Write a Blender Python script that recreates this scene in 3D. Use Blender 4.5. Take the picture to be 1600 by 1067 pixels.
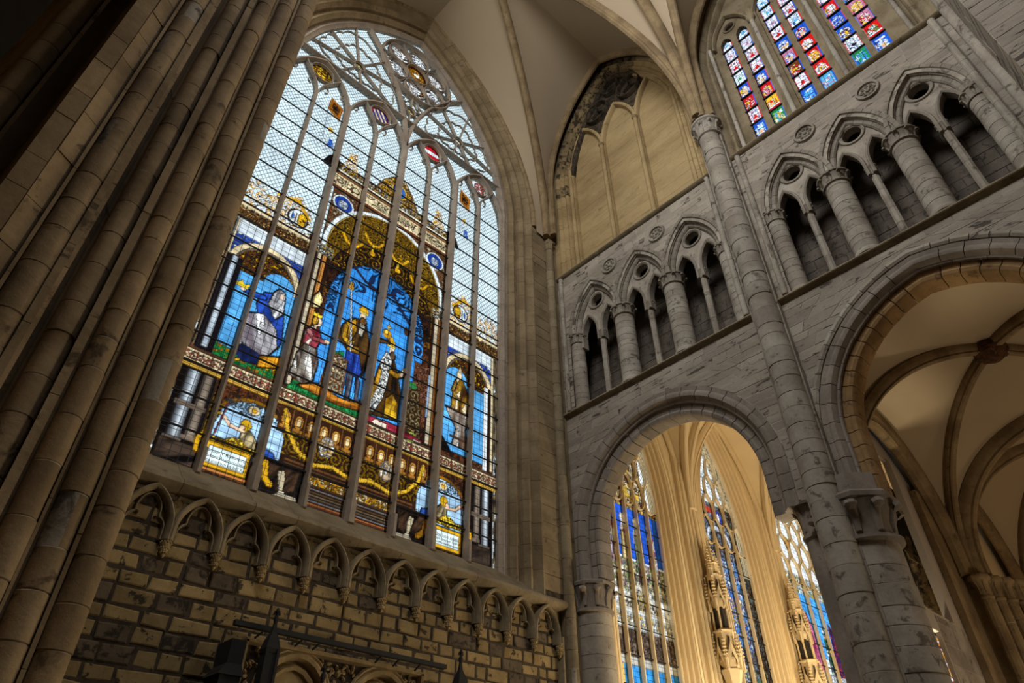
import bpy, math, random
import numpy as np
from mathutils import Vector, Matrix
random.seed(7); RNG = np.random.default_rng(7)
for o in list(bpy.data.objects): bpy.data.objects.remove(o, do_unlink=True)
S = bpy.context.scene
COL = S.collection
PI = math.pi
# ------------------------------------------------------------------ camera
CAM = (-3.2209, -11.1963, 1.6)
YAW, PITCH, ROLL = 0.7637, 0.6763, -0.0080
FPX = 1053.1
_cy, _sy, _cp, _sp = math.cos(YAW), math.sin(YAW), math.cos(PITCH), math.sin(PITCH)
_f = Vector((_sy*_cp, _cy*_cp, _sp)); _r0 = Vector((_cy, -_sy, 0)); _u0 = _r0.cross(_f)
_r = math.cos(ROLL)*_r0 + math.sin(ROLL)*_u0; _u = -math.sin(ROLL)*_r0 + math.cos(ROLL)*_u0
cam = bpy.data.cameras.new('camera'); cam.sensor_width = 36; cam.lens = FPX*36/1600; cam.clip_end = 200
camo = bpy.data.objects.new('camera', cam); COL.objects.link(camo)
m = Matrix((_r, _u, -_f)).transposed().to_4x4(); m.translation = Vector(CAM); camo.matrix_world = m
S.camera = camo
# ------------------------------------------------------------------ world, daylight, exposure
S.view_settings.view_transform = 'Standard'; S.view_settings.look = 'None'
S.view_settings.exposure = 0.0; S.view_settings.gamma = 1.0; S.view_settings.use_curve_mapping = False
W = bpy.data.worlds.new('overcast_sky'); S.world = W; W.use_nodes = True
bg = W.node_tree.nodes['Background']; bg.inputs[0].default_value = (0.92, 0.97, 1.0, 1); bg.inputs[1].default_value = 1.4
S.cycles.transparent_max_bounces = 24
S.cycles.max_bounces = 6

def area(name, loc, target, sx, sy, power, col):
    l = bpy.data.lights.new(name, 'AREA'); l.shape = 'RECTANGLE'; l.size = sx; l.size_y = sy; l.energy = power; l.color = col
    o = bpy.data.objects.new(name, l); COL.objects.link(o); o.location = loc
    o.rotation_euler = (Vector(target)-Vector(loc)).to_track_quat('-Z', 'Y').to_euler()
    return o
# daylight of the unseen clerestory windows of the west wall
area('west_clerestory_daylight', (-3.0, -9.9, 21.0), (9, -7.5, 15), 4.2, 6.0, 2100, (0.95, 0.97, 1.0))
area('west_clerestory_daylight_north', (-3.0, -3.9, 21.5), (9, -4.5, 17), 3.6, 5.0, 420, (1.0, 0.95, 0.86))
area('choir_side_fill', (9.2, -18.6, 14.5), (-2.5, -3.0, 11.5), 6.0, 10.0, 1020, (1.0, 0.90, 0.76))  # unseen area light added from the right to model the left pier

def point(name, loc, power, col, r=0.3):
    l = bpy.data.lights.new(name, 'POINT'); l.energy = power; l.color = col; l.shadow_soft_size = r
    o = bpy.data.objects.new(name, l); COL.objects.link(o); o.location = loc; return o
# warm lamps that light the chapel from positions hidden behind the piers
point('chapel_lamp', (12.8, -5.7, 2.8), 1000, (1.0, 0.85, 0.60), 0.3)
point('chapel_lamp_far', (17.6, -5.9, 2.8), 1200, (1.0, 0.85, 0.60), 0.3)
point('aisle_fill', (12.2, -11.4, 3.0), 220, (1.0, 0.84, 0.64), 0.5)  # unseen warm points added to brighten the aisle vault
point('aisle_fill_far', (18.0, -10.5, 3.0), 160, (1.0, 0.76, 0.50), 0.5)  # second added fill, for the farther bay

# ------------------------------------------------------------------ materials
def lin(c):
    if isinstance(c, str):
        c = [int(c[i:i+2], 16)/255 for i in (0, 2, 4)]
    return tuple(((x+0.055)/1.055)**2.4 if x > 0.04045 else x/12.92 for x in c)
class NT:
    def __init__(s, name):
        s.m = bpy.data.materials.new(name); s.m.use_nodes = True; s.t = s.m.node_tree; s.t.nodes.clear()
        s.out = s.n('ShaderNodeOutputMaterial')
    def n(s, typ, **kw):
        x = s.t.nodes.new(typ)
        for k, v in kw.items(): setattr(x, k, v)
        return x
    def l(s, a, b): s.t.links.new(a, b)
    def math(s, op, a, b=None, c=None):
        x = s.n('ShaderNodeMath', operation=op)
        for i, v in enumerate((a, b, c)):
            if v is None: continue
            if isinstance(v, (int, float)): x.inputs[i].default_value = v
            else: s.l(v, x.inputs[i])
        return x.outputs[0]
    def mix(s, fac, a, b, typ='MIX'):
        x = s.n('ShaderNodeMix', data_type='RGBA', blend_type=typ)
        for sock, v in ((x.inputs[0], fac), (x.inputs[6], a), (x.inputs[7], b)):
            if isinstance(v, (int, float)): sock.default_value = v
            elif isinstance(v, tuple): sock.default_value = (*v[:3], 1)
            else: s.l(v, sock)
        return x.outputs[2]
    def noise(s, vec, scale, detail=4, rough=0.55, dist=0.0):
        x = s.n('ShaderNodeTexNoise'); x.inputs['Scale'].default_value = scale; x.inputs['Detail'].default_value = detail
        x.inputs['Roughness'].default_value = rough; x.inputs['Distortion'].default_value = dist; s.l(vec, x.inputs['Vector']); return x.outputs[0]
    def ramp(s, fac, a, b):
        x = s.n('ShaderNodeMapRange'); x.inputs[1].default_value = a; x.inputs[2].default_value = b; x.interpolation_type = 'SMOOTHSTEP'
        s.l(fac, x.inputs[0]); return x.outputs[0]

def stone(name, c1, c2, dark='3a332b', amt=0.5, th=(0.56, 0.66), scale=0.9, rnd=0.3, bump=0.35, stretch=(1, 1, 1), rough=0.9):
    k = NT(name); geo = k.n('ShaderNodeNewGeometry'); oi = k.n('ShaderNodeObjectInfo')
    mp = k.n('ShaderNodeMapping'); mp.inputs['Scale'].default_value = stretch; k.l(geo.outputs['Position'], mp.inputs[0])
    off = k.n('ShaderNodeVectorMath', operation='MULTIPLY_ADD')
    comb = k.n('ShaderNodeCombineXYZ'); k.l(oi.outputs['Random'], comb.inputs[0]); k.l(oi.outputs['Random'], comb.inputs[1]); k.l(oi.outputs['Random'], comb.inputs[2])
    k.l(comb.outputs[0], off.inputs[0]); off.inputs[1].default_value = (9, 5, 7); k.l(mp.outputs[0], off.inputs[2])
    pos = mp.outputs[0]
    n1 = k.noise(pos, scale, 5, 0.6)
    col = k.mix(k.ramp(n1, 0.35, 0.68), lin(c1), lin(c2))
    n2 = k.noise(off.outputs[0], scale*2.3, 6, 0.65, 0.4)
    st = k.math('MULTIPLY', k.ramp(n2, *th), amt)
    col = k.mix(st, col, lin(dark))
    n3 = k.noise(pos, 14, 4, 0.7)
    g = k.math('MULTIPLY_ADD', n3, 0.5, 0.75)
    g = k.math('MULTIPLY', g, k.math('MULTIPLY_ADD', oi.outputs['Random'], rnd, 1-rnd/2))
    col = k.mix(1.0, col, g, 'MULTIPLY')
    b = k.n('ShaderNodeBsdfPrincipled'); k.l(col, b.inputs['Base Color']); b.inputs['Roughness'].default_value = rough
    b.inputs['Specular IOR Level'].default_value = 0.25
    bp = k.n('ShaderNodeBump'); bp.inputs['Strength'].default_value = bump; bp.inputs['Distance'].default_value = 0.02
    hsum = k.math('ADD', k.noise(off.outputs[0], 9, 5, 0.65), k.math('MULTIPLY', n2, 0.6))
    k.l(hsum, bp.inputs['Height']); k.l(bp.outputs[0], b.inputs['Normal'])
    k.l(b.outputs[0], k.out.inputs[0]); return k.m
def plain(name, c, rough=0.7, metal=0.0, nscale=6, var=0.25):
    k = NT(name); geo = k.n('ShaderNodeNewGeometry')
    n = k.noise(geo.outputs['Position'], nscale, 4)
    col = k.mix(1.0, lin(c), k.math('MULTIPLY_ADD', n, var*2, 1-var), 'MULTIPLY')
    b = k.n('ShaderNodeBsdfPrincipled'); k.l(col, b.inputs['Base Color']); b.inputs['Roughness'].default_value = rough; b.inputs['Metallic'].default_value = metal
    k.l(b.outputs[0], k.out.inputs[0]); return k.m
def glass_mat(name, axis):
    """leaded stained glass: colour attribute of the panes times the lead lattice; sky light shines through"""
    k = NT(name); geo = k.n('ShaderNodeNewGeometry'); at = k.n('ShaderNodeAttribute', attribute_name='Col')
    sep = k.n('ShaderNodeSeparateXYZ'); k.l(geo.outputs['Position'], sep.inputs[0])
    u, z = sep.outputs[axis], sep.outputs[2]
    def line(v, period, w):
        f = k.math('FRACT', k.math('DIVIDE', v, period)); d = k.math('ABSOLUTE', k.math('SUBTRACT', f, 0.5))
        return k.math('GREATER_THAN', d, 0.5-w/period/2)
    rect = k.math('MAXIMUM', line(u, 0.167, 0.014), line(z, 0.133, 0.012))
    a = k.math('DIVIDE', u, 0.125); b = k.math('DIVIDE', z, 0.17)
    dia = k.math('MAXIMUM', line(k.math('ADD', a, b), 1.0, 0.17), line(k.math('SUBTRACT', a, b), 1.0, 0.17))
    lead = k.math('ADD', k.math('MULTIPLY', rect, k.math('SUBTRACT', 1.0, at.outputs['Alpha'])), k.math('MULTIPLY', dia, at.outputs['Alpha']))
    nz = k.math('MULTIPLY_ADD', k.noise(geo.outputs['Position'], 5.0, 3), 0.5, 0.75)
    col = k.mix(1.0, at.outputs['Color'], nz, 'MULTIPLY')
    col = k.mix(k.math('MULTIPLY', lead, 0.80), col, (0.012, 0.012, 0.014))
    t = k.n('ShaderNodeBsdfTransparent'); k.l(col, t.inputs[0])
    g = k.n('ShaderNodeBsdfPrincipled'); g.inputs['Base Color'].default_value = (0.03, 0.03, 0.035, 1); g.inputs['Roughness'].default_value = 0.35
    mx = k.n('ShaderNodeMixShader'); mx.inputs[0].default_value = 0.06
    k.l(t.outputs[0], mx.inputs[1]); k.l(g.outputs[0], mx.inputs[2]); k.l(mx.outputs[0], k.out.inputs[0]); return k.m
M = dict(
 pier=stone('warm_pier_stone', '9a8464', '7c684b', '3a2d1e', 0.75, (0.6, 0.69), 1.5, 0.3),
 grey=stone('grey_ashlar', '968c7e', '81776a', '3c352d', 0.88, (0.585, 0.64), 1.3, 0.28, stretch=(1, 0.5, 1.8)),
 greyl=stone('grey_column_stone', '9c9486', '81776a', '4c453d', 0.8, (0.57, 0.66), 1.5, 0.22),
 mortar=stone('wall_mortar', 'a39a8b', '857c6e', '3c352c', 0.8, (0.5, 0.62), 1.6, 0.0),
 mortard=stone('dark_mortar', '43392c', '352c22', '1d1813', 0.7, (0.5, 0.62), 3.0, 0.0),
 brick=stone('ochre_stone', '8a7650', '75623f', '2b241b', 0.92, (0.57, 0.62), 2.0, 0.4),
 brickd=stone('sooty_ochre_stone', '5e5140', '4a3f31', '241d16', 0.9, (0.5, 0.6), 1.8, 0.4),
 trim=stone('moulding_stone', '86785f', '6e6049', '40362a', 0.6, (0.58, 0.7), 1.6, 0.18),
 jamb=stone('jamb_stone', '857459', '6f5f46', '3c3226', 0.6, (0.6, 0.7), 1.5, 0.16),
 mull=stone('mullion_stone', '96897a', '82766a', '3a3128', 0.4, (0.6, 0.72), 2.0, 0.1),
 blind=stone('pale_plastered_stone', 'a08a62', '8a7450', '5a4a33', 0.5, (0.55, 0.72), 0.8, 0.1, 0.25, (1, 0.5, 1.4)),
 soot=stone('smoke_stained_stone', '857250', '6b5a40', '2a2118', 0.95, (0.46, 0.6), 2.2, 0.2),
 black=stone('sooty_stone', '4d4233', '3a3126', '1c1711', 0.8, (0.45, 0.6), 2.5, 0.2),
 rib=stone('rib_stone', '8a7657', '705d43', '44382a', 0.6, (0.58, 0.7), 1.8, 0.15),
 arch=stone('arch_stone', '867c70', '70675c', '463d34', 0.6, (0.63, 0.72), 1.4, 0.25),
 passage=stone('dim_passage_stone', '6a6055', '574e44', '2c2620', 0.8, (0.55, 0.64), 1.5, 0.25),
 trimg=stone('grey_moulding_stone', '8b8275', '746b5e', '463e35', 0.6, (0.6, 0.7), 1.6, 0.18),
 arch_warmlit=stone('warm_lit_arch_stone', '8a6d48', '725837', '3d2f20', 0.7, (0.57, 0.68), 1.7, 0.3),  # arch stone with warm reflected light put into the colour
 web=plain('vault_plaster', 'a08e74', 0.95, 0, 0.35, 0.12),
 webw=plain('aisle_plaster', 'a69478', 0.95, 0, 0.5, 0.1),
 chapel=plain('golden_chapel_stone', 'dcc8a0', 0.85, 0, 1.2, 0.12),
 white=plain('white_plaster', 'a79c90', 0.9, 0, 2, 0.1),
 iron=plain('black_iron', '0c0b0a', 0.85, 0.0), wood=plain('black_oak', '0c0a08', 0.9, 0.0, 12),
 retable=stone('carved_retable_stone', '9c865f', '83704d', '3a2f20', 0.5, (0.6, 0.7), 3, 0.1),
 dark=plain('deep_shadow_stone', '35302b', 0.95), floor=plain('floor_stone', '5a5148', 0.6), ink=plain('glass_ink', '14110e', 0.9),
 boss=stone('gilded_boss', '5b3a22', '3a2a1c', '8a6a2a', 0.7, (0.6, 0.64), 9, 0.1),
 glassN=glass_mat('stained_glass_north', 0), glassE=glass_mat('stained_glass_east', 1))

# ------------------------------------------------------------------ mesh helpers
class B:
    def __init__(s): s.v = []; s.f = []
    def add(s, vs, fs):
        n = len(s.v); s.v.extend(vs); s.f.extend([tuple(i+n for i in f) for f in fs]); return s
    def hexa(s, p):   # p: 8 points, bottom ring then top ring
        return s.add(p, [(0, 3, 2, 1), (4, 5, 6, 7), (0, 1, 5, 4), (1, 2, 6, 5), (2, 3, 7, 6), (3, 0, 4, 7)])
    def box(s, x0, x1, y0, y1, z0, z1):
        return s.hexa([(x0, y0, z0), (x1, y0, z0), (x1, y1, z0), (x0, y1, z0), (x0, y0, z1), (x1, y0, z1), (x1, y1, z1), (x0, y1, z1)])
    def lathe(s, prof, n=16, c=(0, 0, 0), a0=0.0, caps=True, sq=None):
        vs = []; fs = []
        for r, z in prof:
            for i in range(n):
                a = a0+2*PI*i/n; vs.append((c[0]+r*math.cos(a), c[1]+r*math.sin(a), c[2]+z))
        for k in range(len(prof)-1):
            for i in range(n):
                j = (i+1) % n; fs.append((k*n+i, k*n+j, (k+1)*n+j, (k+1)*n+i))
        if caps: fs.append(tuple(range(n-1, -1, -1))); fs.append(tuple(range((len(prof)-1)*n, len(prof)*n)))
        return s.add(vs, fs)
    def sweep(s, path, prof, closed=True, caps=True):
        """path: list of (P, N, Bn); prof: list of (a, b) -> P + a N + b Bn"""
        m_ = len(prof); vs = []; fs = []
        for P, N, Bn in path:
            for a, b in prof: vs.append(tuple(P[i]+a*N[i]+b*Bn[i] for i in range(3)))
        for k in range(len(path)-1):
            for i in range(m_ if closed else m_-1):
                j = (i+1) % m_; fs.append((k*m_+i, k*m_+j, (k+1)*m_+j, (k+1)*m_+i))
        if closed and caps:
            fs.append(tuple(range(m_-1, -1, -1))); fs.append(tuple(range((len(path)-1)*m_, len(path)*m_)))
        return s.add(vs, fs)
    def mesh(s, name, mat, smooth=None):
        me = bpy.data.meshes.new(name); me.from_pydata(s.v, [], s.f)
        if isinstance(mat, str): mat = M[mat]
        me.materials.append(mat)
        if smooth is not None:
            me.polygons.foreach_set('use_smooth', [True]*len(me.polygons)); me.set_sharp_from_angle(angle=smooth)
        me.update(); return me
    def obj(s, name, mat, parent=None, smooth=None, local=False, **kw):
        return put(name, s.mesh(name, mat, smooth), parent, local=local, **kw)
def put(name, me, parent=None, loc=None, rot=None, local=False, label=None, cat=None, group=None, kind=None):
    o = bpy.data.objects.new(name, me); COL.objects.link(o)
    if loc is not None: o.location = loc
    if rot is not None: o.rotation_euler = rot
    if parent is not None:
        o.parent = parent
        if not local and parent.parent is None: o.matrix_parent_inverse = Matrix.Translation(-parent.location)
    tag(o, label, cat, group, kind); return o
def tag(o, label=None, cat=None, group=None, kind=None):
    if label: o['label'] = label
    if cat: o['category'] = cat
    if group: o['group'] = group
    if kind: o['kind'] = kind
    return o
def thing(name, label, cat, loc=(0, 0, 0), group=None, kind=None):
    return put(name, None, None, loc=loc, label=label, cat=cat, group=group, kind=kind)

# arch path: c centre, h half span, zs springing, rise, zb bottom of the stilt
class Arch:
    def __init__(s, c, h, zs, rise, zb=None):
        s.c, s.h, s.zs, s.rise = c, h, zs, rise; s.zb = zs if zb is None else zb
        s.R = (h*h+rise*rise)/(2*h); s.phi = math.atan2(rise, s.R-h) if s.R > h+1e-6 else PI/2
        if rise < h: s.phi = math.asin(min(1, rise/s.R))
        s.stilt = zs-s.zb; s.arc = s.R*s.phi; s.L = s.stilt+s.arc; s.apex = zs+rise
        s.mit = 1/max(0.3, math.sin(s.phi)) if rise >= h else 1.0
    def at(s, t):
        """t in 0..2L from the low-u foot over the apex to the high-u foot -> (u, z, nu, nz)"""
        sg = -1; q = t
        if t > s.L: sg = 1; q = 2*s.L-t
        if q < s.stilt: return (s.c+sg*s.h, s.zb+q, sg, 0.0)
        if abs(q-s.L) < 1e-6: return (s.c, s.apex, 0.0, s.mit)
        a = (q-s.stilt)/s.R
        return (s.c+sg*(s.R*math.cos(a)-(s.R-s.h)), s.zs+s.R*math.sin(a), sg*math.cos(a), math.sin(a))
    def half(s, z):
        if z <= s.zs: return s.h
        d = z-s.zs
        return max(0.0, math.sqrt(max(0, s.R*s.R-d*d))-(s.R-s.h))
    def grow(s, g): return Arch(s.c, s.h+g, s.zs, s.rise*(s.h+g)/s.h if s.rise < s.h else math.sqrt(max(0.01, (s.R+g)**2-(s.R-s.h)**2)), s.zb)
    def hole(s, zmin=-99): return (max(zmin, s.zb if zmin < -50 else zmin), s.apex, lambda z: (s.c-s.half(z), s.c+s.half(z)))
def planeN(y):   # u = x, depth towards -y
    return (lambda u, z, d=0.0: (u, y-d, z)), (lambda a, b: (a, 0, b)), (0, -1, 0)
def planeE(x):   # u = y, depth towards -x
    return (lambda u, z, d=0.0: (x-d, u, z)), (lambda a, b: (0, a, b)), (-1, 0, 0)
def arch_path(ar, pl, t0=None, t1=None, n=24):
    t0 = 0 if t0 is None else t0; t1 = 2*ar.L if t1 is None else t1
    ts = [t0+(t1-t0)*i/n for i in range(n+1)]
    if t0 < ar.L < t1: ts = sorted(set([t for t in ts if abs(t-ar.L) > 1e-3] + [ar.L]))
    out = []
    for t in ts:
        u, z, nu, nz = ar.at(t); out.append((pl[0](u, z), pl[1](nu, nz), pl[2]))
    return out
def voussoirs(name, ar, pl, prof, nv, mat, parent, gap=0.008, sub=2, mats=None, smooth=0.6, matfn=None):
    """nv blocks on each side of the apex, each a mesh of its own"""
    L = ar.L
    for side in (0, 1):
        for i in range(nv):
            a, b = i*L/nv+gap, (i+1)*L/nv-gap
            if i == nv-1: b = L
            if side: a, b = 2*L-b, 2*L-a
            bb = B(); j = random.uniform(-.004, .004)
            bb.sweep(arch_path(ar, pl, a, b, sub), [(p+j, q+j) for p, q in prof])
            bb.obj(name, matfn(i/nv, side) if matfn else random.choice(mats) if mats else mat, parent, smooth)
def solids(z0, z1, u0, u1, holes):
    zm = (z0+z1)/2; iv = []
    for zmin, zmax, fn in holes:
        if zmin < zm < zmax:
            iv.append((fn(max(zmin, min(zmax, z0))), fn(max(zmin, min(zmax, z1)))))
    iv.sort(key=lambda q: q[0][0]+q[1][0]); res = []; a0 = a1 = u0
    for (p, q) in iv:
        if p[0] > a0+1e-4 or q[0] > a1+1e-4: res.append((a0, max(a0, p[0]), a1, max(a1, q[0])))
        a0, a1 = max(a0, p[1]), max(a1, q[1])
    if a0 < u1-1e-4 or a1 < u1-1e-4: res.append((a0, max(a0, u1), a1, max(a1, u1)))
    return res
def slab(b, pl, u0, u1, z0, z1, holes, dz, d0, d1):
    zs = [z0]
    br = sorted({z for h in holes for z in (h[0], h[1]) if z0 < z < z1})
    for e in br+[z1]:
        n = max(1, round((e-zs[-1])/dz)); s0 = zs[-1]; zs += [s0+(e-s0)*(i+1)/n for i in range(n)]
    P = pl[0]
    for a, c in zip(zs, zs[1:]):
        for (p0, q0, p1, q1) in solids(a, c, u0, u1, holes):
            b.hexa([P(p0, a, d0), P(q0, a, d0), P(q0, a, d1), P(p0, a, d1), P(p1, c, d0), P(q1, c, d0), P(q1, c, d1), P(p1, c, d1)])
    return b
def ashlar(parent, pl, u0, u1, z0, z1, holes, ch, lw, mat, name='stone', joint=0.012, proud=(0.004, 0.016), cham=0.012, jit=0.0, limit=300, mats=None):
    """courses of single blocks laid on a wall face; past the limit the rest is one joined part"""
    P = pl[0]; rest = B(); blocks = []
    zs = [z0]
    while zs[-1] < z1-0.4*ch: zs.append(min(z1, zs[-1]+ch*random.uniform(.82, 1.2)))
    zs[-1] = z1
    for a, c in zip(zs, zs[1:]):
        for (p0, q0, p1, q1) in solids(a, c, u0, u1, holes):
            Lm = ((q0-p0)+(q1-p1))/2
            if Lm < 0.06: continue
            n = max(1, round(Lm/lw)); cuts = [0.0]
            for i in range(1, n): cuts.append((i+random.uniform(-.36, .36))/n)
            cuts.append(1.0)
            for f0, f1 in zip(cuts, cuts[1:]):
                A0, A1 = p0+(q0-p0)*f0, p0+(q0-p0)*f1; C0, C1 = p1+(q1-p1)*f0, p1+(q1-p1)*f1
                blocks.append((A0, A1, C0, C1, a, c))
    order = sorted(range(len(blocks)), key=lambda i: -abs((blocks[i][1]-blocks[i][0])*(blocks[i][5]-blocks[i][4])))
    keep = set(order[:limit])
    for i, (A0, A1, C0, C1, a, c) in enumerate(blocks):
        g = joint/2; d = random.uniform(*proud); k = cham
        j = lambda: random.uniform(-jit, jit)
        o = [(A0+g+j(), a+g+j()), (A1-g+j(), a+g+j()), (C1-g+j(), c-g+j()), (C0+g+j(), c-g+j())]
        cu = sum(q[0] for q in o)/4; cz = sum(q[1] for q in o)/4
        def sh(q):
            return (q[0]+(k if q[0] < cu else -k), q[1]+(k if q[1] < cz else -k))
        vs = [P(u, z, -0.02) for u, z in o]+[P(u, z, d-k*.6) for u, z in o]+[P(*sh(q), d) for q in o]
        fs = [(8, 9, 10, 11)]+[(r*4+x, r*4+(x+1) % 4, r*4+4+(x+1) % 4, r*4+4+x) for r in (0, 1) for x in range(4)]
        if i in keep: B().add(vs, fs).obj(name, random.choice(mats) if mats else mat, parent)
        else: rest.add(vs, fs)
    if rest.v: rest.obj('stone_courses', mat, parent, kind='stuff')

def drums(parent, r, z0, z1, h, mat, n=14, name='drum', wob=0.006, a0=0.0, cx=0, cy=0, local=True, gap=0.005, cham=0.007, core='mortar'):
    z = z0
    while z < z1-0.02:
        e = z+h*random.uniform(.75, 1.25)
        if z1-e < 0.5*h: e = z1
        rr = r+random.uniform(-wob, wob); ox, oy = random.uniform(-wob, wob), random.uniform(-wob, wob); c = min(cham, rr*.1)
        B().lathe([(rr-c, z+gap/2), (rr, z+gap/2+c), (rr, e-gap/2-c), (rr-c, e-gap/2)], n, (cx+ox, cy+oy, 0), a0).obj(name, mat, parent, 0.5, local=local)
        z = e
    B().lathe([(r*.95, z0), (r*.95, z1)], n, (cx, cy, 0), a0).obj('joint_core', core, parent, 0.5, local=local)
def capital(parent, r, z0, h, mat, n=20, leaves=8, local=True, c=(0, 0, 0), flare=1.35, abn=None):
    cx, cy = c[0], c[1]
    B().lathe([(r*1.0, z0-.05*h), (r*1.16, z0), (r*1.16, z0+.07*h), (r*1.0, z0+.10*h)], n, (cx, cy, 0)).obj('neck_ring', mat, parent, 0.5, local=local)
    B().lathe([(r*1.0, z0+.08*h), (r*1.02, z0+.4*h), (r*1.14, z0+.62*h), (r*flare*.97, z0+.8*h)], n, (cx, cy, 0)).obj('bell', mat, parent, 0.6, local=local)
    ab = abn or n
    B().lathe([(r*flare*.95, z0+.78*h), (r*flare*1.06, z0+.84*h), (r*flare*1.08, z0+.93*h), (r*flare*1.0, z0+h)], ab, (cx, cy, 0), PI/ab).obj('abacus', mat, parent, 0.5, local=local)
    for i in range(leaves):
        a = 2*PI*(i+.5)/leaves; ca, sa = math.cos(a), math.sin(a); w = r*.16
        pts = [(r*1.0, z0+.15*h), (r*1.06, z0+.45*h), (r*1.2, z0+.66*h), (r*1.36, z0+.74*h), (r*1.40, z0+.66*h), (r*1.28, z0+.60*h)]
        path = [((cx+q*ca, cy+q*sa, z), (ca, sa, 0.3), (-sa, ca, 0)) for q, z in pts]
        ww = [0.7, 0.9, 1.0, 1.3, 1.2, .5]; b = B(); vs = []; fs = []
        for (Pp, N, Bn), s_ in zip(path, ww):
            for a_, b_ in ((-.03*r-.02, -w*s_), (.06*r, -w*s_*.7), (.09*r, 0), (.06*r, w*s_*.7), (-.03*r-.02, w*s_)):
                vs.append(tuple(Pp[t]+a_*N[t]+b_*Bn[t] for t in range(3)))
        for k in range(len(path)-1):
            for t in range(5): fs.append((k*5+t, k*5+(t+1) % 5, (k+1)*5+(t+1) % 5, (k+1)*5+t))
        fs += [(0, 1, 2, 3, 4), tuple(range(29, 24, -1))]
        b.add(vs, fs).obj('leaf', mat, parent, 0.9, local=local)
def roll(r, cx, cz, n=8, a0=0, a1=2*PI):
    return [(cx+r*math.cos(a0+(a1-a0)*i/n), cz+r*math.sin(a0+(a1-a0)*i/n)) for i in range(n if a1-a0 > 6 else n+1)]
def bar(path2, pl, w, d0, d1, name, mat, parent, n=None):
    """stone bar following a polyline (u, z) in a plane: chamfered section of width w, depth d0..d1"""
    out = []
    for i, (u, z) in enumerate(path2):
        a = path2[max(0, i-1)]; c = path2[min(len(path2)-1, i+1)]
        tu, tz = c[0]-a[0], c[1]-a[1]; L = math.hypot(tu, tz) or 1
        out.append((pl[0](u, z), pl[1](-tz/L, tu/L), pl[2]))
    w2 = w/2; k = w*.3
    prof = [(-w2, d0), (-w2, d0+(d1-d0)*.45), (-w2+k, d1), (w2-k, d1), (w2, d0+(d1-d0)*.45), (w2, d0)]
    return B().sweep(out, prof).obj(name, mat, parent, 0.5)
def circ(cu, cz, r, n=24, a0=0, a1=2*PI): return [(cu+r*math.cos(a0+(a1-a0)*i/n), cz+r*math.sin(a0+(a1-a0)*i/n)) for i in range(n+1)]
def arch_pts(ar, n=24): return [ar.at(2*ar.L*i/n)[:2] for i in range(n+1)]

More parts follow.
